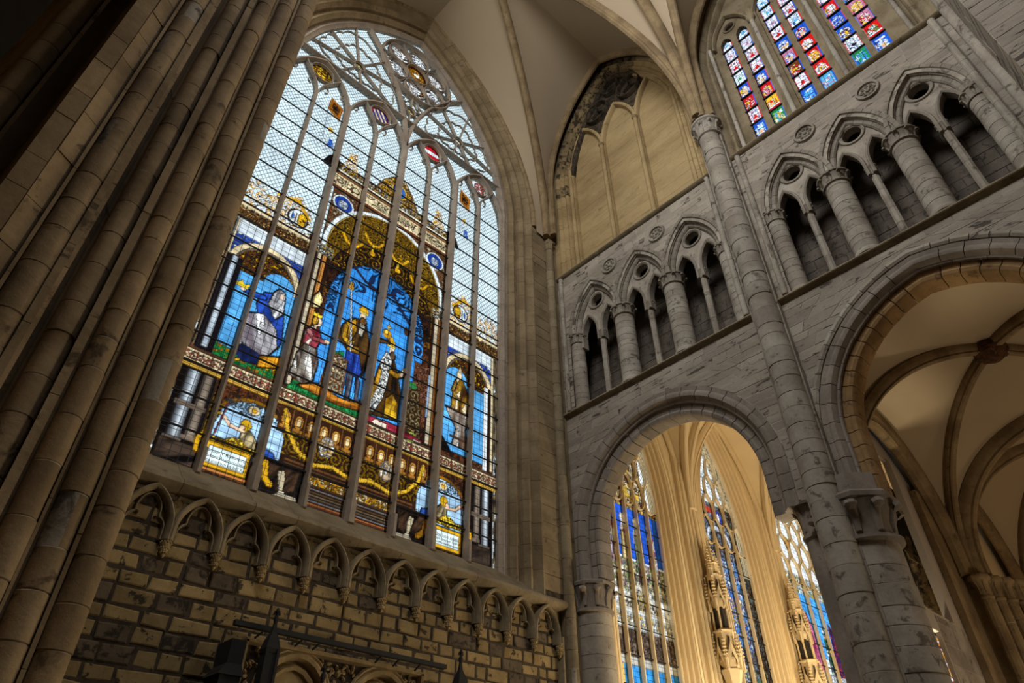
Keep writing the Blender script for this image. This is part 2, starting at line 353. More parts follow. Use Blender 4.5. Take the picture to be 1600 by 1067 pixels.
# ------------------------------------------------------------------ stained glass canvases
def lc(c): return np.array(lin(c))
class Canvas:
    def __init__(s, u0, u1, z0, z1, res, base, lat=0.0):
        s.u0, s.z0, s.res = u0, z0, res; s.nu = int(round((u1-u0)/res))+1; s.nz = int(round((z1-z0)/res))+1
        s.c = np.zeros((s.nz, s.nu, 4)); s.c[..., :3] = lc(base); s.c[..., 3] = lat
        s.Z, s.U = np.meshgrid(z0+np.arange(s.nz)*res, u0+np.arange(s.nu)*res, indexing='ij')
    def noise(s, sc, seed=0):
        r = np.random.default_rng(seed); g = r.random((64, 64))
        x, y = s.U/sc, s.Z/sc; xi, yi = np.floor(x).astype(int), np.floor(y).astype(int); fx, fy = x-xi, y-yi
        fx, fy = fx*fx*(3-2*fx), fy*fy*(3-2*fy)
        q = lambda i, j: g[(xi+i) % 64, (yi+j) % 64]
        return (q(0, 0)*(1-fx)+q(1, 0)*fx)*(1-fy)+(q(0, 1)*(1-fx)+q(1, 1)*fx)*fy
    def put(s, m_, col, lat=0.0, var=0.0, seed=1, sc=0.3):
        c = lc(col)
        if var: v = (1-var+2*var*s.noise(sc, seed))[..., None]; s.c[..., :3] = np.where(m_[..., None], c*v, s.c[..., :3])
        else: s.c[m_, :3] = c
        if lat is not None: s.c[m_, 3] = lat
        return m_
    def orn(s, m_, cols, sc=0.09, seed=3, lat=0.0):
        """dense ornament: level bands of noise in several colours"""
        sc *= .62; n = s.noise(sc, seed)*.6+s.noise(sc*.5, seed+9)*.4; n = (n-n.min())/(n.max()-n.min()+1e-6)
        n = np.clip((n-.22)/.56, 0, .999)
        idx = (n*len(cols)).astype(int)
        pal = np.array([lc(c) for c in cols]); s.c[m_, :3] = pal[idx[m_]]; s.c[m_, 3] = lat
    def scroll(s, m_, col, sc=0.35, seed=5, w=0.16):
        """curling tendrils: thin level lines of noise"""
        n = s.noise(sc, seed); f = np.abs(((n*6) % 1)-.5); s.put(m_ & (f < w), col, None)
    def drape(s, m_, dark, light, ang=0.1, sc=0.09, seed=7, hi=None, k=5.0):
        """cloth: soft folds running along a direction (ang = lean from the vertical)"""
        c_, s_ = math.cos(ang), math.sin(ang); U, Z = s.U, s.Z
        s.U, s.Z = (U*c_-Z*s_), (U*s_+Z*c_)/k; n = s.noise(sc, seed)*.7+s.noise(sc*.45, seed+3)*.3; s.U, s.Z = U, Z
        n = np.clip((n-.2)/.6, 0, 1); n = (n*n*(3-2*n))[..., None]; col = lc(dark)*(1-n)+lc(light)*n
        if hi: col = np.where(n > .86, lc(hi), col)
        s.c[..., :3] = np.where(m_[..., None], col, s.c[..., :3]); s.c[m_, 3] = 0; s.outline(m_)
    def volute(s, m_, col, cell=.34, pitch=.085, seed=2, w=.15, col2=None):
        """scrolling acanthus: one jittered spiral per cell"""
        g = np.random.default_rng(seed).random((40, 40, 3)); iu, iz = np.floor(s.U/cell).astype(int), np.floor(s.Z/cell).astype(int)
        best = np.full(s.U.shape, 9.0); th = np.zeros(s.U.shape)
        for a in (-1, 0, 1):
            for b in (-1, 0, 1):
                q = g[(iu+a) % 40, (iz+b) % 40]; cu, cz = (iu+a+.3+.4*q[..., 0])*cell, (iz+b+.3+.4*q[..., 1])*cell
                d = np.hypot(s.U-cu, s.Z-cz); t = np.arctan2(s.Z-cz, s.U-cu)*np.where(q[..., 2] > .5, 1, -1); k = d < best; best = np.where(k, d, best); th = np.where(k, t, th)
        f = np.sin(2*PI*best/pitch+th); on = m_ & (f > w); s.put(on, col, None)
        if col2: s.put(m_ & (f > .85), col2, None)
    def rect(s, u0, u1, z0, z1): return (s.U >= u0) & (s.U <= u1) & (s.Z >= z0) & (s.Z <= z1)
    def ell(s, u, z, a, b=None, rot=0.0):
        b = a if b is None else b; du, dz = s.U-u, s.Z-z; c_, s_ = math.cos(rot), math.sin(rot)
        return ((du*c_+dz*s_)/a)**2+((-du*s_+dz*c_)/b)**2 <= 1
    def poly(s, pts):
        m_ = np.zeros(s.U.shape, bool); n = len(pts)
        for i in range(n):
            (x1, y1), (x2, y2) = pts[i], pts[(i+1) % n]
            if y1 == y2: continue
            cnd = ((y1 > s.Z) != (y2 > s.Z)) & (s.U < (x2-x1)*(s.Z-y1)/(y2-y1)+x1); m_ ^= cnd
        return m_
    def line(s, pts, w):
        m_ = np.zeros(s.U.shape, bool)
        for (x1, y1), (x2, y2) in zip(pts, pts[1:]):
            dx, dy = x2-x1, y2-y1; L2 = dx*dx+dy*dy+1e-9
            t = np.clip(((s.U-x1)*dx+(s.Z-y1)*dy)/L2, 0, 1); m_ |= (s.U-x1-t*dx)**2+(s.Z-y1-t*dy)**2 < (w/2)**2
        return m_
    def outline(s, m_, col='1a120c'):
        e = np.zeros_like(m_); e[1:] |= m_[1:] != m_[:-1]; e[:, 1:] |= m_[:, 1:] != m_[:, :-1]; s.put(e, col, None)
    def lead(s, k=.8):
        """paint lines and leads: darken wherever the colour changes, shade the coloured glass"""
        L = s.c[..., :3]; g = np.zeros(L.shape[:2]); lum = L@np.array((.4, .45, .15))
        for ax in (0, 1):
            d = np.abs(np.diff(L, axis=ax)).sum(-1); sl = [slice(None)]*2; sl[ax] = slice(1, None); g[tuple(sl)] = np.maximum(g[tuple(sl)], d)
        e = np.clip((g-.10)*2.0, 0, 1)*k*(s.c[..., 3] < .5)
        sh = np.where(s.c[..., 3] < .5, .68+.55*s.noise(.11, 77)*(.5+s.noise(.35, 78)), 1.0)
        s.c[..., :3] *= ((1-e)*sh)[..., None]
    def pane(s, u0, u1, z0, z1, pl, d, mat, parent, name='pane', step=1):
        i0, i1 = int(round((u0-s.u0)/s.res)), int(round((u1-s.u0)/s.res)); j0, j1 = int(round((z0-s.z0)/s.res)), int(round((z1-s.z0)/s.res))
        i0, j0 = max(0, i0), max(0, j0); i1, j1 = min(s.nu-1, i1), min(s.nz-1, j1)
        ii = np.arange(i0, i1+1, step); jj = np.arange(j0, j1+1, step)
        if ii[-1] != i1: ii = np.append(ii, i1)
        if jj[-1] != j1: jj = np.append(jj, j1)
        if len(ii) < 2 or len(jj) < 2: return
        nu, nz = len(ii), len(jj); UU, ZZ = np.meshgrid(s.u0+ii*s.res, s.z0+jj*s.res)
        o0 = np.array(pl[0](0, 0, d)); eu = np.array(pl[0](1, 0, d))-o0
        co = o0+UU[..., None]*eu+ZZ[..., None]*np.array((0, 0, 1.0))
        colr = s.c[np.ix_(jj, ii)].reshape(-1, 4)
        idx = np.arange(nu*nz).reshape(nz, nu)
        q = np.stack([idx[:-1, :-1], idx[:-1, 1:], idx[1:, 1:], idx[1:, :-1]], -1).reshape(-1, 4)
        me = bpy.data.meshes.new(name); me.vertices.add(nu*nz); me.vertices.foreach_set('co', co.reshape(-1).astype(np.float32))
        nq = len(q); me.loops.add(nq*4); me.loops.foreach_set('vertex_index', q.reshape(-1).astype(np.int32))
        me.polygons.add(nq); me.polygons.foreach_set('loop_start', np.arange(0, nq*4, 4, dtype=np.int32))
        a = me.color_attributes.new('Col', 'FLOAT_COLOR', 'POINT'); a.data.foreach_set('color', colr.reshape(-1).astype(np.float32))
        me.update(calc_edges=True); me.materials.append(M[mat]); return put(name, me, parent)

# ================================================================== STRUCTURE
def struct(name, label, loc=(0, 0, 0), cat=None): return thing(name, label, cat or name.split('_')[0].split('.')[0], loc, kind='structure')
PN = planeN(0.0); PE = planeE(8.93)
B().box(-10, 32, -36, 1.2, -0.3, 0).obj('floor', 'floor', label='stone paved church floor below the walls', cat='floor', kind='structure')
# unseen rest of the building, so that daylight enters only through windows
B().box(-10.3, -3.6, .5, 1.2, 0, 12.3).obj('wall_north_aisle', 'pier', label='plain end wall of the west aisle behind the left pier', cat='wall', kind='structure')
B().box(-10.3, -9.8, -36, 1.2, 0, 12).obj('wall_west', 'pier', label='plain west aisle wall behind the left pier', cat='wall', kind='structure')
B().box(-4.2, -3.4, -36, -0.2, 12, 29).obj('wall_west_upper', 'web', label='upper west wall of the transept above the arcade', cat='wall', kind='structure')
B().box(-10, 13, -36, -35.4, 0, 29).obj('wall_south', 'web', label='far end wall of the church behind the viewer', cat='wall', kind='structure')
B().box(9.6, 10.2, -36, -14.6, 0, 29).obj('wall_choir', 'web', label='choir side wall beyond the crossing pier', cat='wall', kind='structure')
for nm, bx, lb in (('ceiling_transept_roof', (-10.3, 10.2, -36, 1.0, 28.6, 29.0), 'roof above the transept vaults'), ('ceiling_west_aisle', (-10.3, -4.2, -36, 1.4, 12, 12.3), 'ceiling of the west aisle beside the viewer'),
                   ('ceiling_chapel_roof', (9.6, 32, -13.6, 1.0, 17.6, 17.9), 'roof above the chapel and the aisle'), ('ceiling_crossing', (-3.4, 9.6, -35.4, -14.6, 27.4, 27.6), 'ceiling above the crossing behind the viewer')):
    B().box(*bx).obj(nm, 'dark', label=lb, cat='ceiling', kind='structure')

# ---------------------------------------------------------------- north wall
NW = Arch(3.0, 3.98, 18.9, 6.4, 6.62)            # glazed opening of the great window
NOUT = NW.grow(0.86)                            # outer edge of the splayed jamb
wn = struct('wall_north', 'transept end wall of rough ochre stones under the great stained window')
PF = planeN(-0.60)
b = B(); slab(b, PF, -3.6, 9.0, 6.5, 28.4, [(6.5, NOUT.apex, NOUT.hole()[2])], 0.25, 0, -0.9)
b.box(-3.6, 9.0, -0.5, 0.6, 0, 6.5); b.obj('wall_core', 'mortard', wn)
# lower wall of separate stones, dark joints
PL = planeN(-0.50)
ashlar(wn, PL, -1.5, 8.42, 2.9, 6.42, [], 0.265, 0.43, 'brick', 'stone', 0.045, (0.004, 0.03), 0.018, 0.015, 230, ['brick', 'brick', 'brick', 'brickd'])
# plain strips of masonry beside the window and above its arch
ashlar(wn, PF, NOUT.c+NOUT.h+0.02, 8.5, 6.75, 19.6, [(0, 40, lambda z: (-9, NOUT.c+NOUT.half(z)))], 0.38, 0.5, 'jamb', 'stone', 0.010, (0.004, 0.014), 0.008, 0.0, 200)
# splayed and moulded jamb of the great window, laid in blocks
jb = thing('window_surround', 'moulded stone arch and jamb framing the great north window', 'arch', (3, -0.3, 7.1))
pJ = [(-0.06, -0.02), (-0.06, 0.10), (0.02, 0.13), (0.06, 0.17), (0.10, 0.16), (0.13, 0.12), (0.22, 0.13), (0.22, -0.05)]
pK = [(0.20, -0.05), (0.20, 0.22), (0.26, 0.27), (0.31, 0.33), (0.36, 0.32), (0.40, 0.26), (0.50, 0.27), (0.50, -0.05)]
pO = [(0.48, 0.1), (0.48, 0.38), (0.53, 0.43), (0.58, 0.50), (0.63, 0.50), (0.66, 0.44), (0.72, 0.46), (0.86, 0.62), (0.90, 0.62), (0.90, 0.1)]
voussoirs('jamb_block', NW, PN, pJ, 38, 'mull', jb, 0.003)
voussoirs('jamb_block', NW, PN, pK, 38, 'jamb', jb, 0.003)
voussoirs('jamb_block', NW, PN, pO, 36, 'jamb', jb, 0.004)
voussoirs('arch_block', Arch(3, NW.h+.9, NW.zs, NW.grow(.9).rise, NW.zs), PF, [(0, -.1), (0, .03), (.05, .10), (.12, .11), (.17, .06), (.20, .03), (.32, .03), (.32, -.1)], 26, 'rib', jb, 0.004)
# sloping sill and its roll moulding
tr = struct('trim_1', 'long sloping stone sill with roll moulding under the great window', (3, -0.6, 6.4))
prof = [(0.06, 7.12), (-0.02, 7.12), (-0.55, 6.66), (-0.66, 6.60), (-0.72, 6.55), (-0.74, 6.49), (-0.71, 6.44), (-0.64, 6.40), (-0.52, 6.36), (0.06, 6.36)]
x = -2.6
while x < 8.5:
    e = min(8.5, x+random.uniform(.7, 1.3)); bb = B()
    bb.sweep([((q, 0, 0), (0, 1, 0), (0, 0, 1)) for q in (x+.004, e-.004)], prof).obj('sill_stone', 'trim', tr, 0.7); x = e
# blind arcade: thirteen little pointed arches on carved corbels
SP = 0.776
def blind_arch(k):
    cx = -1.42+SP*k; h = SP/2
    t = thing('blind_arch', '', 'arch', (cx, -0.55, 5.5), 'blind arches under the window sill')
    A = Arch(cx, h-0.035, 5.80, 0.58, 5.62); PB = planeN(-0.50)
    B().sweep(arch_path(A, PB, n=20), [(-.045, 0), (-.045, .12), (-.02, .17), (.015, .19), (.04, .17), (.05, .10), (.05, 0)]).obj('arch_moulding', 'trim', t, 0.7)
    # inner trefoil cusping
    pts = []
    hw = h-0.10
    for a in np.linspace(PI, .5*PI, 7): pts.append((cx-hw*.55+hw*.45*math.cos(a), 5.78+.17*math.sin(a)))
    q = [(cx-hw*.42, 5.93)]
    for a in np.linspace(PI*1.05, .5*PI, 8): q.append((cx+hw*.62*math.cos(a), 6.0+.28*math.sin(a)))
    left = [(cx-hw, 5.62)]+pts[1:]+q
    full = left+[(2*cx-u, z) for u, z in reversed(left[:-1])]
    bar(full, PB, 0.045, -.01, 0.085, 'trefoil_moulding', 'trim', t)
    b = B(); slab(b, PB, cx-h, cx+h, 5.85, 6.42, [A.grow(.02).hole()], 0.06, -.02, .035); b.obj('spandrel', 'brick', t)
    for sg in (-1, 1):   # leaf carvings in the spandrels
        b = B()
        for i in range(5):
            a = PI*(.15+.17*i); u = cx+sg*(h-.10); z = 6.27
            p0 = (u, z); p1 = (u+sg*.085*math.cos(a), z+.09*math.sin(a)-.03)
            b.add([PB[0](p0[0]-.02, p0[1], .03), PB[0](p0[0]+.02, p0[1], .03), PB[0](p1[0]+.018, p1[1], .07), PB[0](p1[0]-.018, p1[1], .07), PB[0](p1[0], p1[1]+.02, .05)], [(0, 1, 2, 3), (3, 2, 4)])
        b.obj('spandrel_leaf', 'trim', t)
    c = B(); n = 10; prof = [(.012, -.17), (.03, -.15), (.04, -.11), (.062, -.07), (.058, -.02), (.075, .02), (.07, .08), (.078, .10), (.078, .13)]
    c.lathe(prof, n, (cx+h, -0.60, 5.53)); co = c.obj('corbel', 'retable', t, 0.4)
    d = B()
    for i in range(n):
        for zz, rr in ((-.1, .05), (-.03, .064), (.05, .078)):
            a = 2*PI*(i+.5*(zz > -.05))/n; p = (cx+h+rr*math.cos(a), -0.60+rr*math.sin(a), 5.53+zz)
            d.lathe([(0.002, -.022), (.017, 0), (.002, .022)], 5, p)
    d.obj('carved_foliage', 'retable', co)
    return t
ordn = ['first', 'second', 'third', 'fourth', 'fifth', 'sixth', 'seventh', 'eighth', 'ninth', 'tenth', 'eleventh', 'twelfth', 'thirteenth']
for k in range(13):
    t = blind_arch(k)
    n = 12-k
    t['label'] = ('blind trefoil arch next to the corner shaft, last on the right' if n == 0 else
                  f'blind trefoil arch below the sill, {ordn[n]} counting leftwards from the corner shaft' if k > 0 else 'blind trefoil arch half hidden by the dark left pier')
# corner strip carrying the last arch
B().sweep([((0, 0, 2.9), (1, 0, 0), (0, -1, 0)), ((0, 0, 5.8), (1, 0, 0), (0, -1, 0))], [(8.30, .5), (8.30, .60), (8.33, .66), (8.38, .66), (8.40, .60), (8.46, .58), (8.46, .5)]).obj('corner_moulding', 'trim', wn, 0.6)

# ---------------------------------------------------------------- great north window
w1 = struct('window_1', 'great north window of eight stained lights with Renaissance arch scene and flowing tracery', (3, 0, 7.1), 'window')
DM = (-0.10, 0.13)
BARS = [7.11+0.66*k for k in range(18)]
for i in range(-1, 8):
    if i in (-1, 7): continue
    big = i in (1, 3, 5); w_ = 0.19 if i == 3 else 0.155 if big else 0.105
    top = 19.1 if big else 18.75
    bar([(i, 7.05), (i, top)], PN, w_, DM[0], DM[1]+(.05 if big else 0), 'mullion', 'mull', w1)
    B().sweep([(PN[0](i, 7.02, 0), (1, 0, 0), (0, -1, 0)), (PN[0](i, 7.5, 0), (1, 0, 0), (0, -1, 0))], [(-w_*.62, -.1), (-w_*.62, .1), (-w_*.3, .2), (w_*.3, .2), (w_*.62, .1), (w_*.62, -.1)]).obj('mullion_base', 'mull', w1)
for z in BARS[1:]:
    b = B(); b.box(-0.98, 6.98, -0.05, -0.025, z-.016, z+.016); b.obj('saddle_bar', 'iron', w1)
for c in (0, 2, 4, 6):
    A = Arch(c, 1.0, 18.72, 1.68); bar(arch_pts(A, 26), PN, 0.115, *DM, 'tracery_arch', 'mull', w1)
    bar(circ(c, 19.84, .35), PN, .05, -.05, .07, 'oculus_ring', 'mull', w1)
    for sg in (-1, 1):
        bar([(c, 18.7)]+[(c+sg*p, q) for p, q in ((.03, 18.95), (.10, 19.2), (.22, 19.43), (.38, 19.66), (.56, 19.93))], PN, .065, DM[0], DM[1]-.02, 'tracery_branch', 'mull', w1)
        for (uu, zz, b0) in ((c+sg*.80, 19.42, PI if sg > 0 else 0), (c+sg*.22, 19.22, 0 if sg > 0 else PI)):      # cusps in the light heads
            bar([(uu+.10*math.cos(b0+w)*(1 if abs(w) < 1 else .4), zz+.13*math.sin(w)) for w in (-1.5, -.7, 0, .7, 1.5)], PN, .022, -.03, .03, 'cusp', 'mull', w1)
bar([(-.80, 20.47), (6.80, 20.47)], PN, .11, *DM, 'tracery_transom', 'mull', w1)
for sg in (-1, 1):   # two arcs springing from the central mullion
    R = 7.13; bar([(3+sg*(R-R*math.cos(a)), 18.9+R*math.sin(a)) for a in np.linspace(0, .76, 16)], PN, .14, *DM, 'tracery_arc', 'mull', w1)
RC = (3.03, 23.36)
bar(circ(*RC, 1.43, 40), PN, .11, *DM, 'rose_ring', 'mull', w1)
bar(circ(*RC, .44, 20), PN, .06, -.08, .09, 'rose_eye', 'mull', w1)
for k in range(6):
    a = PI/6+k*PI/3; pc = (RC[0]+.9*math.cos(a), RC[1]+.9*math.sin(a))
    bar(circ(*pc, .42, 18), PN, .055, -.07, .08, 'rose_petal', 'mull', w1)
    a2 = a+PI/6; bar([(RC[0]+.45*math.cos(a2), RC[1]+.45*math.sin(a2)), (RC[0]+1.40*math.cos(a2), RC[1]+1.40*math.sin(a2))], PN, .05, -.07, .07, 'rose_spoke', 'mull', w1)
def inside(u, z, zone):
    if z < 20.5 or abs(u-3) > NW.half(z)-.02: return False
    R = 7.13; d = z-18.9; off = R-math.sqrt(max(0, R*R-d*d))      # arcs from the central mullion
    if zone == 'L': return u < 3-off
    if zone == 'R': return u > 3+off
    return 3-off < u < 3+off and math.hypot(u-RC[0], z-RC[1]) > 1.40
for (cu, cz, n_, zone) in ((1.0, 21.45, 8, 'L'), (5.0, 21.45, 8, 'R'), (3.0, 21.12, 6, 'C')):
    bar(circ(cu, cz, .19, 14), PN, .045, -.06, .07, 'small_rose', 'mull', w1)
    ends = []
    for k in range(n_):
        a = 2*PI*k/n_+(.22 if zone == 'L' else PI-.22 if zone == 'R' else PI/2); q = .19
        while q < 4 and inside(cu+q*math.cos(a), cz+q*math.sin(a), zone): q += .02
        ends.append((a, q))
        if q > .3: bar([(cu+w*math.cos(a), cz+w*math.sin(a)) for w in (.19, q)], PN, .05, -.06, .07, 'tracery_spoke', 'mull', w1)
    for k in range(n_):      # foils between the spokes
        (a0, l0), (a1, l1) = ends[k], ends[(k+1) % n_]
        if a1 < a0: a1 += 2*PI
        for f in (.42, .78):
            r0, r1 = .19+(min(l0, 2.2)-.19)*f, .19+(min(l1, 2.2)-.19)*f
            if min(r0, r1) < .3: continue
            for h0, h1 in ((0, .5), (.5, 1)):
                pts = []
                for i in range(6):
                    w = h0+(h1-h0)*i/5; a = a0+(a1-a0)*w; bul = math.sin(PI*i/5)*.09
                    rr = r0+(r1-r0)*w+bul; pts.append((cu+rr*math.cos(a), cz+rr*math.sin(a)))
                if all(inside(*p, zone) for p in pts): bar(pts, PN, .028, -.03, .04, 'tracery_foil', 'mull', w1)
for k in range(6):           # cusped foils inside the rose
    a = PI/6+k*PI/3
    for j in range(3):
        b_ = a+2*PI*j/3; pc = (RC[0]+.9*math.cos(a)+.2*math.cos(b_), RC[1]+.9*math.sin(a)+.2*math.sin(b_))
        bar(circ(*pc, .19, 8, b_-2.0, b_+2.0), PN, .022, -.03, .03, 'petal_foil', 'mull', w1)

# ---- picture of the great window
C = Canvas(-1.0, 7.0, 7.10, 25.34, 0.02, 'd3e4ea', 1.0)  # picture layout taken from image pixels, projected onto the glass plane in metres
blue, dbl, gold, dgold, brn, dbrn, crm, wht, blk = '2f86d6', '1c3f9e', 'd8a017', '8a5c0c', '5a2e16', '24130b', 'd8c49a', 'dfe8ea', '0c0806'
C.put(C.Z > 0, 'd3e4ea', 1.0, .16, 11, .5)
# architecture field
C.put(C.rect(-1, 7, 7.1, 13.7), brn, 0, .35, 4, .2); C.orn(C.rect(-1, 7, 7.1, 13.7), [dbrn, '3a2012', brn, dbrn, '5e3a20', '2c180d'], .2, 21)
C.orn(C.rect(1.15, 4.95, 13.6, 16.05), ['4a2a18', '7a4a28', 'b98a58', '5a3420', crm, '6b3c20'], .15, 22)
# top cornices of the triumphal arch
C.put(C.rect(1.1, 5.0, 15.82, 16.28), crm, 0, .3, 6, .15); C.scroll(C.rect(1.1, 5.0, 15.88, 16.2), '5a3d2a', .22, 31, .12)
C.put(C.rect(1.05, 5.05, 15.74, 15.82), '6b3416', 0); C.put(C.rect(1.0, 5.1, 16.28, 16.36), '7d4a22', 0)
C.put(C.rect(.95, 5.15, 16.36, 16.5), 'e8dcc0', 0); C.orn(C.rect(1.0, 5.1, 16.5, 16.75), [dbrn, gold, crm, brn, wht], .1, 32)
C.put(C.rect(1.0, 5.1, 16.72, 16.78), dbrn, 0)
for sg in (-1, 1):
    C.put(C.poly([(3+sg*1.85, 16.3), (3+sg*2.35, 16.35), (3+sg*2.2, 16.75), (3+sg*2.0, 16.95), (3+sg*1.85, 16.8)]), blk, 0)
    C.orn(C.poly([(3+sg*1.3, 16.75), (3+sg*1.75, 16.75), (3+sg*1.6, 17.35), (3+sg*1.4, 17.5)]), [gold, wht, dgold, crm], .12, 33, 1)
# crest with blue oval on top
C.orn(C.poly([(2.3, 16.75), (3.8, 16.75), (3.55, 17.25), (3.3, 17.62), (3.05, 17.75), (2.8, 17.62), (2.5, 17.25)]), [gold, dgold, crm, gold, brn], .12, 34)
C.put(C.ell(3.05, 17.14, .27, .3), 'c9a23a', 0); C.put(C.ell(3.05, 17.14, .21, .24), '2a6fd0', 0); C.put(C.ell(3.08, 17.1, .07, .12), wht, 0)
# big arch rings
C.put((C.ell(3.03, 13.75, 1.86, 2.02)) & (C.Z > 13.7) | C.rect(1.17, 4.89, 13.2, 13.7), wht, 0, .12, 8, .2)
C.put((C.ell(3.03, 13.75, 1.74, 1.9)) & (C.Z > 13.7) | C.rect(1.29, 4.77, 13.2, 13.7), 'c8a24a', 0)
C.orn((C.ell(3.03, 13.75, 1.70, 1.86)) & (C.Z > 13.6) | C.rect(1.33, 4.73, 12.2, 13.7), [dbrn, '6a420c', dgold, '6a420c', dbrn], .16, 41); C.volute((C.ell(3.03, 13.75, 1.68, 1.84)) & (C.Z > 12.5), 'c8921a', .27, .09, 41, .0, 'f4cc2e')
C.orn((C.ell(3.03, 12.9, 1.55, 1.55)) & (C.Z > 12.3), [blk, dbrn, '3a1e10', blk, dbrn], .16, 42); C.volute(C.ell(3.03, 12.9, 1.5, 1.5) & (C.Z > 13.2), '9a6a14', .36, .12, 43, .55, 'd8a41e')
for (u, z) in ((1.95, 14.2), (2.55, 14.62), (3.35, 14.55), (4.05, 14.1)):     # hanging gold garlands
    C.put(C.line([(u-.28, z+.14), (u-.15, z-.06), (u, z-.12), (u+.15, z-.06), (u+.28, z+.14)], .085), gold, 0)
    C.put(C.line([(u, z-.1), (u-.02, z-.35)], .07), 'f0c22a', 0); C.put(C.ell(u, z-.4, .09), gold, 0)
# sky seen through the arch
sky = C.rect(1.62, 4.38, 9.45, 12.25) | (C.ell(3.0, 12.2, 1.38, 1.62) & (C.Z > 12.2))
C.put(sky, blue, 0, .22, 51, .5); k = np.clip((C.Z-9.6)/4.2, 0, 1)[..., None]
C.c[..., :3] = np.where(sky[..., None], C.c[..., :3]*(1.45-.62*k)+np.array((.03, .06, .05))*(1-k), C.c[..., :3])
C.scroll(sky & (C.Z > 12.7), '14264f', .3, 52, .13); C.scroll(sky & ((C.U < 1.85) | (C.U > 4.1)) & (C.Z > 11.8), '14264f', .25, 53, .2)
C.put(C.line([(2.1, 13.5), (2.5, 13.2), (3.0, 13.1), (3.4, 13.3)], .07), '2b1c2c', 0); C.put(C.line([(3.3, 13.3), (3.6, 12.95), (3.95, 12.6)], .08), '1c2340', 0)
# pilasters either side of the arch
for u in (1.28, 4.80):
    C.put(C.rect(u-.2, u+.2, 9.4, 13.5), dbrn, 0, .3, 61, .2); C.put(C.rect(u-.12, u-.02, 9.5, 13.3), 'b9a98e', 0); C.put(C.rect(u+.02, u+.1, 9.5, 13.3), 'c27f3a', 0)
    C.put(C.rect(u-.24, u+.24, 13.3, 13.6), crm, 0); C.orn(C.rect(u-.22, u+.22, 13.32, 13.58), [crm, dbrn, wht, gold], .08, 62)
C.put(C.rect(4.55, 4.68, 10.2, 11.4), 'a8c8e8', 0); C.orn(C.rect(4.2, 4.62, 9.9, 11.6), ['5a2e16', '8a5a4a', dbrn, '6e4526'], .12, 63)
# blue medallions
for u in (1.5, 4.5):
    C.put(C.ell(u, 15.3, .31), wht, 0); C.put(C.ell(u, 15.3, .25), dbl, 0); C.orn(C.ell(u, 15.28, .13, .16), [wht, 'a8c0e8', wht], .07, 64)
